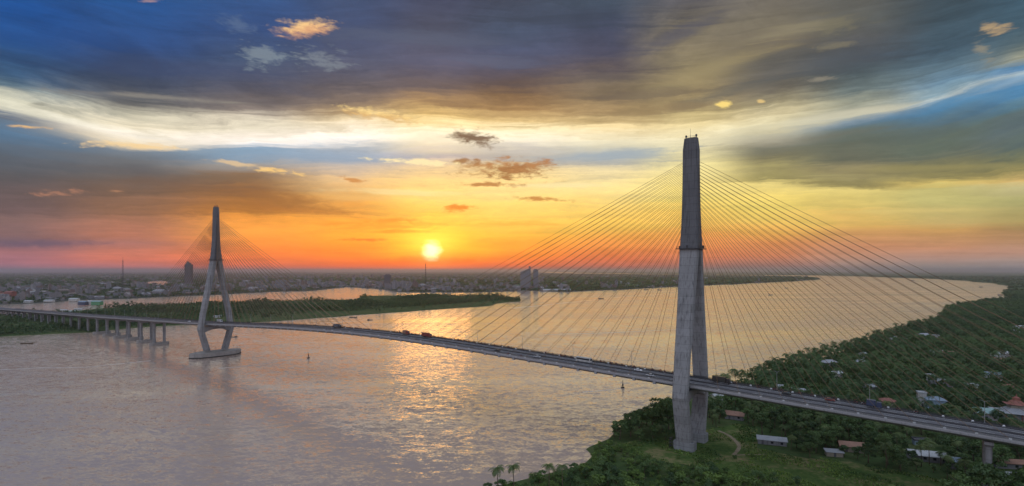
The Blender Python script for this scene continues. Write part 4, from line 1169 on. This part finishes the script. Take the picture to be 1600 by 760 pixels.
# island woods
def scatter(poly, step, y0, y1, keep=1.0, xr=1.05, seed=1, patch=None):
    r = np.random.default_rng(seed)
    xs_ = np.arange(-y1 * xr, y1 * xr, step); ys_ = np.arange(y0, y1, step)
    gx_, gy_ = np.meshgrid(xs_, ys_); gx_ = gx_.ravel() + r.uniform(-step * 0.45, step * 0.45, gx_.size); gy_ = gy_.ravel() + r.uniform(-step * 0.45, step * 0.45, gy_.size)
    k = (np.abs(gx_) < gy_ * xr) & (r.random(gx_.size) < keep); gx_, gy_ = gx_[k], gy_[k]
    k = inside_np(poly, gx_, gy_); gx_, gy_ = gx_[k], gy_[k]
    if patch is not None:
        k = patch(gx_, gy_, r); gx_, gy_ = gx_[k], gy_[k]
    return np.stack([gx_, gy_], 1)
def waves2(x, y, s, seed):
    r = np.random.default_rng(seed); v = 0
    for k in range(7):
        a = r.uniform(0, 2 * PI); f = s * r.uniform(0.5, 2.2); v = v + np.sin((x * math.cos(a) + y * math.sin(a)) * f + r.uniform(0, 6.28)) / 2.6
    return v
def isle_patch(x, y, r):
    px = 800 + F * x / y; py = HY + 96.5 * F / y
    v = waves2(x, y, 0.012, 5)
    t = (x - P0.x) * T.x + (y - P0.y) * T.y; u = (x - P0.x) * D.x + (y - P0.y) * D.y
    k = (v > -0.45) | (r.random(x.size) < 0.25)
    z = np.interp(u, _uu, _zs)
    k &= ~((np.abs(t) < 16) & (z < 22))
    k &= ~((t > -260) & (t < -16) & (z < 15))
    grass = (py > 481) & (py < 494) & (px > 70) & (px < 135)
    sh = np.interp(px, [310, 422, 495, 579, 660, 718, 765], [506.5, 502.5, 497, 491, 485, 481, 478])
    k &= ~((px > 330) & (py > sh - 6.5) & (r.random(x.size) < 0.93))
    return k & ~(grass & (r.random(x.size) < 0.9))
ip = scatter(ISLE, 8.0, 800, 2400, 1.0, 1.02, 3, isle_patch)
print('island trees', len(ip))
wood('island_woods', ip, 'dark wooded island under and behind the far pylon', 26, 0.36, 3.5, 12, 2.6, 6.0, 'leaf', 43, 0.12, hf=lambda x, y: (0.5 + 0.7 * max(0.0, math.sin(x * 0.031) * math.sin(x * 0.0117 + y * 0.01))) if (HY + 96.5 * F / y < 476 and 800 + F * x / y < 620) else 0.85 + 0.45 * math.sin(x * 0.023 + y * 0.009) * math.sin(y * 0.017 - x * 0.008))['hue'] = -0.13
def city_patch(x, y, r):
    v = waves2(x, y, 0.0026, 8); v2 = waves2(x, y, 0.011, 9)
    px = 800 + F * x / y
    dens = np.where(px > 850, 0.9, np.where((v > -0.1), 0.8, 0.3))
    lake = inside_np(LAKE, x, y)
    return (r.random(x.size) < dens) & ~lake & (v2 > -1.2)
cp1 = scatter(CITY, 17.0, 1500, 3300, 1.0, 1.0, 11, city_patch)
cp2 = scatter(CITY, 42.0, 3300, 7500, 0.75, 1.0, 12, city_patch)
cp3 = scatter(CITY, 120.0, 7500, 16000, 0.6, 1.0, 13, None)
print('city trees', len(cp1), len(cp2), len(cp3))
wood('city_woods', cp1, 'dark tree belts along the far city shore', 12, 0.6, 5, 10, 4, 8, 'leaf', 44, 0.0)['hue'] = -0.12
wood('plain_woods', np.concatenate([cp2, cp3]), 'dim tree cover of the far plain up to the horizon', 7, 0.8, 8, 15, 12, 28, 'leaf', 45, 0.0)
rp = scatter([q for q in RIGHT], 60.0, 2300, 9000, 0.8, 1.05, 14, None)
wood('far_bank_woods', rp, 'low hazy trees of the far right shore under the horizon', 8, 0.7, 8, 15, 14, 30, 'leaf', 46, 0.0)
# ------------------------------------------------------------------ the city across the water
def facade_mat(name, wall, glass, fh=3.4, fw=3.0, lit=0.0):
    m, nt, out = new_mat(name)
    p = gpos(nt); x, y, z = nt.sep(p)
    oi = S(nt, nt.node('ShaderNodeObjectInfo').outputs['Random'])
    at = S(nt, nt.node('ShaderNodeAttribute', attribute_name='tint').outputs['Fac'])
    fz = nt.math('FRACT', z / fh); fx = nt.math('FRACT', (x + y * 0.7) / fw)
    win = nt.smooth(fz, 0.28, 0.36) * nt.smooth(fz, 0.80, 0.72) * nt.smooth(fx, 0.2, 0.3) * nt.smooth(fx, 0.85, 0.75)
    nz = S(nt, nt.node('ShaderNodeNewGeometry').outputs['Normal']); nzz = nt.sep(nz)[2]
    win = win * nt.smooth(nzz, 0.4, 0.2)
    tone = nt.ramp(nt.math('FRACT', oi * 3.7 + at), [(0.0, wall), (0.35, tuple(q * 1.25 for q in wall)), (0.6, (0.18, 0.16, 0.145)), (0.8, (0.15, 0.10, 0.085)), (1.0, (0.27, 0.27, 0.27))])
    dirt = nt.noise(p, 0.15, 4, 0.6) * 0.5 + 0.75
    c = nt.mix(1.0, tone, nt.comb(dirt, dirt, dirt), 'MULTIPLY')
    c = nt.mix(win, c, tuple(glass) + (1.0,))
    principled(nt, out, c, 0.6, 0.3); return m
M['facade'] = facade_mat('rendered facade', (0.17, 0.17, 0.18), (0.05, 0.055, 0.065))
M['facade_dark'] = facade_mat('dark glass facade', (0.09, 0.09, 0.10), (0.03, 0.035, 0.045), 3.6, 2.4)
def city_block(seed, w, l, h, style):
    m = MB()
    m.box((0, 0, h / 2), (w, l, h))
    if style == 'flat':
        for s in (-1, 1):
            m.box((0, s * (l / 2 - 0.15), h + 0.45), (w, 0.3, 0.9)); m.box((s * (w / 2 - 0.15), 0, h + 0.45), (0.3, l - 0.6, 0.9))
        m.box((w * 0.2, 0, h + 1.5), (w * 0.3, l * 0.35, 3.0))
    elif style == 'gable':
        m.loft([[(s * (w / 2 + 0.4), yy, zz) for yy, zz in ((-l / 2 - 0.4, h + 0.03), (l / 2 + 0.4, h + 0.03), (0, h + l * 0.3))] for s in (-1, 1)])
    elif style == 'step':
        m.box((0, l * 0.12, h + h * 0.12), (w * 0.7, l * 0.6, h * 0.24)); m.box((0, l * 0.1, h * 1.24 + 1.2), (w * 0.25, l * 0.25, 2.4))
    me = bpy.data.meshes.new('city_building'); me.from_pydata(m.v, [], m.f); me.update(); me.materials.append(M['facade']); return me
BLK = [city_block(i, *a) for i, a in enumerate([(14, 10, 12, 'flat'), (10, 18, 9, 'gable'), (24, 12, 15, 'flat'), (30, 16, 8, 'gable'), (12, 12, 22, 'step'), (20, 14, 18, 'step'), (42, 18, 9, 'gable'), (9, 14, 16, 'flat')])]
random.seed(21)
def city_spot(px0, px1, py0, py1):
    for _ in range(200):
        px = random.uniform(px0, px1); py = random.uniform(py0, py1); x, y = G(px, py)
        if inside(CITY, x, y) and not inside(LAKE, x, y) and inside(CITY, x, y - 25): return x, y
    return None
ZONES = [   # photo window, how many, label, group
 (0, 330, 443, 474, 88, 'pale low building of the town spread over the left plain', 'buildings of the town on the left plain'),
 (330, 640, 441, 458, 92, 'hazy building of the dense city on the shore between the far pylon and the sun', 'city buildings between the far pylon and the sun'),
 (640, 900, 440, 455, 58, 'dim building among the trees of the shore under the sun glow', 'buildings on the shore under the sun'),
 (900, 1260, 433, 452, 34, 'small pale building on the long tree covered spit across the river', 'buildings on the wooded spit')]
for x0, x1, y0, y1, n, lb, g in ZONES:
    for _ in range(n):
        s_ = city_spot(x0, x1, y0, y1)
        if s_ is None: continue
        me = BLK[random.choice([0, 0, 1, 1, 2, 3, 4, 5, 6, 7])]
        o = bpy.data.objects.new('city_building', me); COL.objects.link(o)
        o.location = (s_[0], s_[1], 1.2); o.rotation_euler = (0, 0, random.uniform(0, PI)); k = random.uniform(0.8, 1.5)
        o.scale = (k, k, k * random.uniform(0.8, 1.3)); tag(o, lb, 'building', g)
# the rest of the city: thousands of roofs nobody could count
r = np.random.default_rng(77); VV = []; TT = []
def block_quads(x, y, a, w, l, h, z=1.2):
    c_, s_ = math.cos(a), math.sin(a)
    P_ = [(x + (i * w * c_ - j * l * s_) / 2, y + (i * w * s_ + j * l * c_) / 2) for i, j in ((-1, -1), (1, -1), (1, 1), (-1, 1))]
    q = []
    for i in range(4):
        p, p2 = P_[i], P_[(i + 1) % 4]; q.append([(p[0], p[1], z), (p2[0], p2[1], z), (p2[0], p2[1], z + h), (p[0], p[1], z + h)])
    q.append([(p[0], p[1], z + h) for p in P_]); return q
cs = np.concatenate([scatter(CITY, 30.0, 1550, 3600, 0.5, 1.0, 31), scatter(CITY, 60.0, 3600, 8000, 0.55, 1.0, 32), scatter(CITY, 170.0, 8000, 20000, 0.5, 1.0, 33)])
dn = waves2(cs[:, 0], cs[:, 1], 0.0022, 18)
for (x, y), v in zip(cs, dn):
    px = 800 + F * x / y
    d = 0.75 if v > -0.1 else 0.25
    if px > 850: d *= 0.15
    if r.random() > d or inside(LAKE, x, y): continue
    f = 1.0 + max(0, (y - 3600) / 9000)
    w, l = r.uniform(8, 26) * f, r.uniform(8, 18) * f; h = r.choice([5, 7, 9, 12, 16, 24], p=[.25, .25, .2, .15, .1, .05])
    if 350 < px < 640 and r.random() < 0.35: h *= 1.8
    q = block_quads(x, y, r.uniform(0, PI), w, l, h); VV += q; TT += [r.random()] * 5
V = np.array(VV); o = put('city_spread', quads_mesh('city_spread', V, len(V), np.array(TT)), M['facade'])
tag(o, 'endless low roofs of the distant city out to the horizon', 'city', None, 'stuff')
# buildings that stand out
def landmark(name, px, Y, label, cat): 
    x = (px - 800) / F * Y; r_ = empty(name, (x, Y, 1.2)); tag(r_, label, cat); return r_
r_ = landmark('tower_block', 295, 3500, 'tall dark tower block rising over the horizon left of the far pylon', 'tower block')
MB().box((0, 0, 68), (38, 28, 136)).build('tower_body', M['facade_dark'], r_); MB().box((-2, 0, 141), (24, 20, 10)).box((-5, 0, 150), (10, 10, 9)).build('roof_crown', M['facade_dark'], r_); MB().box((0, -6, 8), (64, 50, 16)).build('podium', M['facade'], r_)
r_ = landmark('tower_block', 606, 3400, 'dark square tower block on the shore left of the sun', 'tower block')
MB().box((0, 0, 34), (38, 28, 68)).build('tower_body', M['facade_dark'], r_); MB().box((0, 0, 71), (26, 18, 6)).build('roof_crown', M['facade_dark'], r_)
r_ = landmark('hotel_tower', 821, 2900, 'wide hotel block with a slanting roof, right of the sun on the shore', 'hotel')
MB().loft([[(-27, s, 0), (27, s, 0), (27, s, 112), (10, s, 104), (-27, s, 88)] for s in (-11, 11)]).build('tower_body', M['facade'], r_)
MB().box((22, 0, 115), (9, 12, 8)).box((0, -2, 6), (90, 40, 12)).build('roof_crown', M['facade_dark'], r_)
r_ = landmark('apartment_tower', 837, 3000, 'smaller flat topped block just right of the slant roofed hotel', 'tower block')
MB().box((0, 0, 50), (27, 20, 100)).build('tower_body', M['facade'], r_); MB().box((0, 0, 102.5), (18, 12, 5)).build('roof_crown', M['facade'], r_)
for px, Y, h, lb in ((192, 2300, 140, 'thin lattice radio mast on the plain left of the far pylon'), (665, 2600, 130, 'thin radio mast against the glow of the sun')):
    r_ = landmark('radio_mast', px, Y, lb, 'mast')
    m = MB(); w0 = 3.4
    for sx, sy in ((-1, -1), (1, -1), (1, 1), (-1, 1)): m.tube([(sx * w0, sy * w0, 0), (sx * w0 * 0.28, sy * w0 * 0.28, h)], [0.5, 0.3], 4)
    for k in range(16):
        z = h * k / 16; f = w0 * (1 - 0.72 * k / 16); f2 = w0 * (1 - 0.72 * (k + 1) / 16); z2 = h * (k + 1) / 16
        m.tube([(-f, -f, z), (f2, -f2, z2)], 0.22, 4); m.tube([(f, f, z), (-f2, f2, z2)], 0.22, 4)
    m.build('lattice', M['dark_metal'], r_); MB().tube([(0, 0, h), (0, 0, h + 14)], [0.5, 0.2], 5).build('antenna', M['dark_metal'], r_)
def shed(px, py, w, l, h, roof, wall, label, rz=0):
    x, y = G(px, py); r_ = empty('warehouse', (x, y, 1.4), R(rz)); tag(r_, label, 'warehouse')
    MB().box((0, 0, h / 2), (w, l, h)).build('wall', M[wall], r_)
    MB().loft([[(s * (w / 2 + 0.6), yy, zz) for yy, zz in ((-l / 2 - 0.6, h + 0.03), (l / 2 + 0.6, h + 0.03), (0, h + l * 0.22))] for s in (-1, 1)]).build('roof', M[roof], r_)
shed(16, 466.5, 26, 22, 20, 'roof_red', 'wall_red', 'reddish block at the left edge above the channel')
shed(-3, 466, 26, 20, 18, 'roof_red', 'wall_pink', 'pinkish block cut by the left edge of the picture')
shed(45, 474, 22, 12, 5, 'roof_white', 'wall_white', 'low white shed on the channel bank at the left')
shed(77, 473, 26, 12, 5, 'roof_white', 'wall_white', 'second low white shed on the channel bank, right of the first')
shed(130, 478, 20, 14, 9, 'roof_blue', 'paint_blue', 'bright blue shed at the end of the channel')
shed(141, 477, 10, 14, 9, 'roof_white', 'wall_white', 'white gabled shed between the blue and the green sheds')
shed(152, 478, 24, 14, 10, 'roof_teal', 'paint_green', 'green shed beside the white gabled shed')
shed(116, 471.5, 26, 14, 7, 'roof_white', 'wall_white', 'white roofed shed across the end of the channel')
shed(870, 455.3, 130, 16, 6, 'roof_white', 'wall_white', 'long white waterfront hall right of the slant roofed hotel')
shed(48, 460.5, 24, 18, 18, 'roof_white', 'wall_white', 'pale tall block over the town on the far left')
for i, (px, py, lb) in enumerate(((100, 488, 'pale plot roof nearest the bridge on the island'), (112, 490, 'pale roof in the green clearing of the island'), (122, 486.5, 'rear pale roof in the island clearing'), (340, 498, 'lone pale roof among the island trees right of the far pylon'), (228, 485, 'lone pale roof among the island trees left of the far pylon'))):
    shed(px, py, 15, 7, 3.6, 'roof_white' if i != 1 else 'roof_teal', 'wall_white', lb, 20 * i)

# rough grass on the meadow
r = np.random.default_rng(5)
fx0, fx1 = min(q[0] for q in FIELD), max(q[0] for q in FIELD); fy0, fy1 = min(q[1] for q in FIELD), max(q[1] for q in FIELD)
gx_ = r.uniform(fx0, fx1, 26000); gy_ = r.uniform(fy0, fy1, 26000)
gpx = 800 + F * gx_ / gy_; gpy = HY + 96.2 * F / gy_
pth = np.interp(gpy, [673, 680, 690, 698, 706, 711], [1122, 1138, 1150, 1155, 1151, 1146])
k = inside_np(FIELD, gx_, gy_) & ~((np.abs(gpx - pth) < 5.5) & (gpy > 670) & (gpy < 713)) & (waves2(gx_, gy_, 0.22, 3) > -0.25)
C = np.stack([gx_[k], gy_[k], 1.78 + r.uniform(0.1, 0.5, k.sum())], 1)
Nn = r.normal(size=C.shape) * np.array([1, 1, 0.6])
V = leaf_cards(C, Nn, 0.95, r, 0.8); tt = np.clip(0.42 + waves2(gx_[k], gy_[k], 0.09, 6) * 0.5 + r.uniform(-0.4, 0.4, k.sum()), 0, 1.3)
o = put('grass', quads_mesh('grass', V, len(V), tt), M['shrub_leaf']); tag(o, 'rough tufted grass over the meadow round the near pylon', 'grass', None, 'stuff')
# ------------------------------------------------------------------ boats, markers, wakes
def hull(m, L, B_, H, sheer=0.5):
    rings = []
    for k in range(9):
        t = k / 8; x = (t - 0.5) * L; w = B_ / 2 * (math.sin(PI * (0.12 + 0.80 * t)) ** 0.6); z = H + sheer * (2 * t - 1) ** 2 * H
        rings.append([(x, -w, z), (x, -w * 0.6, -0.35), (x, w * 0.6, -0.35), (x, w, z)])
    m.loft(rings)
def boat(px, py, L, label, cabin=True, rz=0.0, cargo=False):
    x, y = G(px, py); r_ = empty('cargo_boat' if cargo else 'river_boat', (x, y, 0.0), R(rz)); tag(r_, label, 'boat')
    m = MB(); hull(m, L, L * 0.2, L * 0.075); m.build('hull', M['bark'] if not cargo else M['paint_black'], r_)
    if cabin:
        MB().box((-L * 0.22, 0, L * 0.075 + L * 0.05), (L * 0.28, L * 0.14, L * 0.11)).build('cabin', M['wall_white' if cargo else 'wall_grey'], r_)
        MB().box((-L * 0.22, 0, L * 0.18 + 0.08), (L * 0.34, L * 0.17, 0.15)).build('roof', M['roof_rust'], r_)
    if cargo: MB().box((L * 0.14, 0, L * 0.075 + 0.3), (L * 0.5, L * 0.13, L * 0.04)).build('hold', M['roof_rust'], r_)
    else: MB().tube([(L * 0.42, 0, L * 0.06), (L * 0.42, 0, L * 0.2)], 0.08, 5).build('bow_post', M['bark'], r_)
boat(42, 537.5, 16, 'long dark sampan near the left edge, off the wooded bank', False, 3)
boat(366, 527, 9, 'small motor boat just right of the far pylon, trailing a thin wake', True, 190)
boat(552, 496.5, 16, 'sampan lying off the tip of the wooded island', False, 5)
boat(578, 500.5, 11, 'motor boat crossing behind the main span with a long wake', True, 0)
boat(939, 467.3, 18, 'dark cargo boat heading right across the wide river with a bright wake', True, 0, True)
boat(1009, 453.3, 22, 'tiny dark boat near the far spit, left one', True, 0, True)
boat(1030, 453.6, 22, 'tiny dark boat near the far spit, close to the near pylon', True, 0, True)
boat(1204, 461.5, 20, 'dark boat behind the cables, lowest of three off the spit', True, 20, True)
boat(1229, 450.5, 22, 'dark boat behind the cables under the tip of the spit', True, 5, True)
boat(1294, 445.3, 26, 'dark boat out past the tip of the spit', True, 5, True)
boat(1427, 438.8, 32, 'speck of a boat far off under the right hand shore', True, 0, True)
boat(1563, 461.5, 20, 'reddish barge moored by the headland at the right', True, 0, True)
boat(1533, 449, 24, 'faint boat far off before the headland at the right', True, 0, True)
for px, py, lb in ((482, 560, 'slender channel buoy with a current wake in the left half of the river'), (973, 606.5, 'slender channel buoy with a current wake left of the near pylon')):
    x, y = G(px, py); r_ = empty('channel_buoy', (x, y, 0)); tag(r_, lb, 'buoy')
    MB().tube([(0, 0, -0.6), (0, 0, 0.2), (0, 0, 0.9), (0, 0, 1.0)], [1.2, 1.5, 1.5, 1.0], 14).build('float', M['paint_black'], r_)
    m = MB()
    for k in range(3): a = k * 2.094; m.tube([(math.cos(a) * 0.8, math.sin(a) * 0.8, 0.9), (math.cos(a) * 0.12, math.sin(a) * 0.12, 5.0)], [0.16, 0.12], 5)
    m.box((0, 0, 2.6), (0.9, 0.9, 1.3)); m.build('tower', M['dark_metal'], r_)
    MB().tube([(0, 0, 4.9), (0, 0, 5.4), (0, 0, 5.5), (0, 0, 6.2)], [0.12, 0.12, 0.4, 0.3], 8).build('top_mark', M['paint_black'], r_)
m, nt, out = new_mat('disturbed wake water')
p = gpos(nt); n_ = nt.noise(p, 0.25, 4, 0.7)
b = principled(nt, out, (0.48, 0.41, 0.36), 0.3, 0.5, 0, bump(nt, n_, 0.9, 1.2)); b.inputs['IOR'].default_value = 1.5
M['wake'] = m
def wake(pts, w0, w1, seed):
    """A ridge of churned water a few centimetres high."""
    rr = random.Random(seed); P_ = [Vector((*G(x, y), 0)) for x, y in pts]; Q = []
    for i in range(len(P_) - 1):
        for k in range(14): Q.append(P_[i].lerp(P_[i + 1], k / 14))
    Q.append(P_[-1]); vs, fs = [], []; n = len(Q)
    for i, q in enumerate(Q):
        d = (Q[min(i + 1, n - 1)] - Q[max(i - 1, 0)]).normalized(); nn = Vector((-d.y, d.x, 0)); w = (w0 + (w1 - w0) * i / n) * rr.uniform(0.55, 1.3)
        q = q + nn * rr.uniform(-0.3, 0.3) * w
        vs += [tuple(q + nn * w), (q.x, q.y, 0.09 + 0.1 * rr.random()), tuple(q - nn * w)]
    vs = [(a, b_, max(c, 0.015)) for a, b_, c in vs]
    for i in range(n - 1):
        for k in (0, 1): fs.append((3 * i + k, 3 * i + k + 1, 3 * i + k + 4, 3 * i + k + 3))
    o = MB().add(vs, fs).build('boat_wake', M['wake'], smooth=True); tag(o, kind='stuff')
wake([(480, 561), (450, 563), (415, 568), (375, 573.5), (340, 576)], 0.3, 3.2, 1)
wake([(971, 607), (945, 610), (910, 613)], 0.3, 2.0, 2)
wake([(570, 501), (535, 503.5), (500, 505)], 0.4, 3.0, 3)
wake([(370, 526.6), (400, 524.8), (440, 522)], 0.3, 2.2, 4)
wake([(932, 468), (905, 471), (870, 475), (800, 482)], 0.8, 6.0, 5)
wake([(940, 466.8), (1000, 462), (1050, 459.5)], 0.5, 2.5, 6)
wake([(1056, 515), (1000, 518), (930, 521), (850, 523)], 1.5, 2.5, 7)
wake([(0, 578), (60, 575), (130, 574.5), (235, 564)], 1.2, 2.2, 8)

# ------------------------------------------------------------------ traffic on the deck
def wheel(r_, x, y, rad, w):
    t = MB(); t.tube([(x, y - w / 2, rad), (x, y + w / 2, rad)], rad, 12); o = t.build('wheel', M['tyre'], r_)
    MB().tube([(x, y - w / 2 - 0.02, rad), (x, y + w / 2 + 0.02, rad)], rad * 0.5, 8).build('hub', M['grey_metal'], o)
def make_truck(paint, box, L=9.5):
    r_ = empty('truck')
    MB().box((0, 0, 0.85), (L, 1.1, 0.35)).build('chassis', M['dark_metal'], r_)
    c = MB(); x1 = L / 2
    c.loft([[(x, y, z) for x, z in ((x1 - 2.1, 0.75), (x1, 0.75), (x1, 1.9), (x1 - 0.35, 3.0), (x1 - 2.1, 3.1))] for y in (-1.2, 1.2)])
    c.build('cab', M[paint], r_)
    MB().loft([[(x1 + 0.03, y, 1.95), (x1 - 0.29, y, 2.85), (x1 - 0.35, y, 2.83), (x1 - 0.03, y, 1.93)] for y in (-1.05, 1.05)]).build('windscreen', M['glass'], r_)
    MB().box((-1.15, 0, 2.35), (L - 2.6, 2.45, 2.6)).build('cargo_box', M[box], r_)
    for x in (x1 - 1.0, -x1 + 1.2, -x1 + 2.5):
        for y in (-1.0, 1.0): wheel(r_, x, y, 0.5, 0.32)
    return r_
def make_car(paint):
    r_ = empty('car'); b = MB()
    pr = [(-2.15, 0.35), (2.15, 0.35), (2.2, 0.7), (1.2, 0.95), (-1.9, 1.0), (-2.2, 0.8)]
    b.loft([[(x, y, z) for x, z in pr] for y in (-0.86, 0.86)]); b.build('body', M[paint], r_)
    g = MB(); g.loft([[(x, y * (1 if z < 1.2 else 0.82), z) for x, z in ((1.15, 0.96), (0.4, 1.42), (-1.2, 1.45), (-1.85, 1.0))] for y in (-0.8, 0.8)]); g.build('window', M['glass'], r_)
    MB().box((-0.4, 0, 1.47), (1.6, 1.28, 0.05)).build('roof', M[paint], r_)
    for x in (-1.35, 1.35):
        for y in (-0.8, 0.8): wheel(r_, x, y, 0.33, 0.2)
    return r_
def make_bus(paint):
    r_ = empty('bus'); b = MB(); b.loft([[(x, y, z) for x, z in ((-5.2, 0.4), (5.2, 0.4), (5.25, 1.6), (5.0, 3.05), (-5.1, 3.1), (-5.25, 1.6))] for y in (-1.22, 1.22)]); b.build('body', M[paint], r_)
    for y in (-1.24, 1.24): MB().box((-0.1, y, 2.1), (9.2, 0.04, 0.95)).build('window', M['glass'], r_)
    MB().box((5.16, 0, 2.15), (0.1, 2.1, 1.1), Matrix.Rotation(-0.17, 3, 'Y')).build('windscreen', M['glass'], r_)
    for x in (-3.2, 3.4):
        for y in (-1.05, 1.05): wheel(r_, x, y, 0.5, 0.3)
    return r_
HEAD = math.atan2(D.y, D.x)
def drive(o, u, t, label, cat, group=None):
    """On the far carriageway (t > 0) traffic runs towards the near bank."""
    o.location = W(u, t, deck_z(u) + 0.06)
    sl = math.atan((deck_z(u + 4) - deck_z(u - 4)) / 8)
    o.rotation_euler = (0, -sl if t < 0 else sl, HEAD + (PI if t > 0 else 0)); tag(o, label, cat, group)
tk = make_truck('paint_black', 'paint_olive'); drive(tk, -14, 7.0, 'dark lorry just emerging right of the near pylon on the far lanes', 'truck')
for paint, box, u, t, lb in (('paint_red', 'paint_red', 214, 7.2, 'dark red box lorry on the far lanes of the main span, larger of two together'), ('paint_red', 'roof_rust', 238, 7.2, 'smaller reddish lorry leading the larger red lorry on the main span'),
                             ('paint_blue', 'paint_blue', -84, 7.0, 'small dark blue lorry on the far lanes beside the red roofed house'), ('paint_silver', 'roof_white', 555, 6.6, 'pale lorry crossing beside the far pylon'), ('paint_black', 'roof_dark', 330, 6.8, 'small dark lorry in the left part of the main span')):
    drive(make_truck(paint, box, 9.5 if u not in (238, -84) else 6.2), u, t, lb, 'truck')
drive(make_bus('wall_white'), 70, 4.2, 'white bus in the middle of the main span near the pylon', 'bus')
drive(make_car('paint_silver'), 22, -5.0, 'pale car on the near lanes just left of the near pylon', 'car')
drive(make_car('paint_silver'), 100, -4.4, 'silver car on the near lanes of the main span below the white bus', 'car')
drive(make_car('white'), 33, 4.0, 'white car on the far lanes between the white bus and the near pylon', 'car')
drive(make_car('paint_black'), -47, 4.8, 'black car on the far lanes right of the near pylon', 'car')
drive(make_car('paint_red'), -66, 6.6, 'red car on the far lanes between the black car and the blue lorry', 'car')
drive(make_car('paint_black'), 132, -6.0, 'black car on the near lanes in the middle of the main span', 'car')
drive(make_car('white'), 610, -3.5, 'white car on the approach deck left of the far pylon', 'car')
# scooters and riders
def make_scooter():
    r_ = empty('scooter')
    b = MB(); b.loft([[(x, y, z) for x, z in ((-0.75, 0.45), (0.1, 0.30), (0.45, 0.35), (0.62, 0.95), (0.45, 0.98), (0.2, 0.5), (-0.1, 0.72), (-0.8, 0.8))] for y in (-0.16, 0.16)]); b.build('body', M['paint_red'], r_)
    MB().box((-0.4, 0, 0.81), (0.7, 0.28, 0.1)).build('seat', M['tyre'], r_)
    h = MB(); h.tube([(0.52, -0.34, 1.05), (0.56, 0, 1.0), (0.52, 0.34, 1.05)], 0.03, 5); h.tube([(0.56, 0, 1.0), (0.78, 0, 0.28)], 0.04, 5); h.build('handlebar', M['dark_metal'], r_)
    for x in (-0.6, 0.78): MB().tube([(x, -0.05, 0.27), (x, 0.05, 0.27)], 0.27, 12).build('wheel', M['tyre'], r_)
    return r_
def make_rider():
    V = [((-0.38, 0, 0.92), 0.15), ((-0.36, 0, 1.12), 0.15), ((-0.30, 0, 1.36), 0.165), ((-0.27, 0, 1.50), 0.06), ((-0.25, 0, 1.60), 0.10), ((-0.24, 0, 1.70), 0.105)]
    E = [(0, 1), (1, 2), (2, 3), (3, 4), (4, 5)]
    for s in (-1, 1):
        b = len(V); V += [((-0.29, s * 0.19, 1.40), 0.065), ((-0.02, s * 0.27, 1.17), 0.048), ((0.30, s * 0.31, 1.10), 0.038), ((0.50, s * 0.31, 1.07), 0.042)]
        E += [(2, b), (b, b + 1), (b + 1, b + 2), (b + 2, b + 3)]
        b = len(V); V += [((-0.32, s * 0.12, 0.90), 0.095), ((0.08, s * 0.17, 0.86), 0.075), ((0.10, s * 0.16, 0.45), 0.055), ((0.24, s * 0.16, 0.40), 0.04)]
        E += [(0, b), (b, b + 1), (b + 1, b + 2), (b + 2, b + 3)]
    me = bpy.data.meshes.new('person'); me.from_pydata([q[0] for q in V], E, []); o = bpy.data.objects.new('person', me); COL.objects.link(o)
    sk = o.modifiers.new('skin', 'SKIN')
    for i, q in enumerate(V): me.skin_vertices[0].data[i].radius = (q[1], q[1]); 
    me.skin_vertices[0].data[0].use_root = True
    sb = o.modifiers.new('sub', 'SUBSURF'); sb.levels = 1; sb.render_levels = 1
    dg = bpy.context.evaluated_depsgraph_get(); m2 = bpy.data.meshes.new_from_object(o.evaluated_get(dg)); m2.name = 'person'
    bpy.data.objects.remove(o)
    for k in ('shirt_dark', 'skin'): m2.materials.append(M[k])
    for p_ in m2.polygons: p_.material_index = 1 if (p_.center.z > 1.52 or (p_.center.x > 0.4 and p_.center.z > 0.9)) else 0
    o = bpy.data.objects.new('person', m2); COL.objects.link(o)
    MB().loft([[(-0.24 + math.cos(a) * rr, math.sin(a) * rr, z) for a in [k * PI / 5 for k in range(10)]] for z, rr in ((1.64, 0.135), (1.74, 0.135), (1.82, 0.09), (1.845, 0.03))]).build('helmet', M['shirt_red'], o)
    return o
sc0, pr0 = make_scooter(), make_rider(); first = True
us = sorted([random.uniform(-120, 20) for _ in range(16)] + [random.uniform(20, 330) for _ in range(74)] + [random.uniform(330, 520) for _ in range(16)])
for i, u in enumerate(us):
    t = random.uniform(10.0, 11.8) if random.random() < 0.9 else random.uniform(-11.8, -10.0)
    if abs(u) < 6: continue
    a = sc0 if first else copy_tree(sc0); b = pr0 if first else copy_tree(pr0); first = False
    if u < 20: la, g1, lb_, g2 = 'scooter on the far side lane of the right hand approach deck', 'scooters on the approach deck', 'rider in dark clothes on a scooter on the right hand approach deck', 'riders on the approach deck'
    else: la, g1, lb_, g2 = 'scooter in the line along the far parapet of the main span', 'scooters on the main span', 'rider in dark clothes in the scooter line along the main span', 'riders on the main span'
    drive(a, u, t, la, 'scooter', g1); drive(b, u, t, lb_, 'person', g2)

# ------------------------------------------------------------------ evening air
HAZE = 0.00005
hz = MB(); hz.box((0, 42000, 89.5), (186000, 96000, 183))
m = bpy.data.materials.new('evening haze'); m.use_nodes = True; m.node_tree.nodes.clear(); nt = NT(m.node_tree)
out = nt.node('ShaderNodeOutputMaterial'); pv = nt.node('ShaderNodeVolumePrincipled')
pv.inputs['Color'].default_value = (0.86, 0.84, 0.92, 1); pv.inputs['Density'].default_value = HAZE; pv.inputs['Anisotropy'].default_value = 0.72
nt.t.links.new(pv.outputs[0], out.inputs['Volume'])
m.cycles.homogeneous_volume = True
o = hz.build('haze', m); tag(o, kind='stuff')
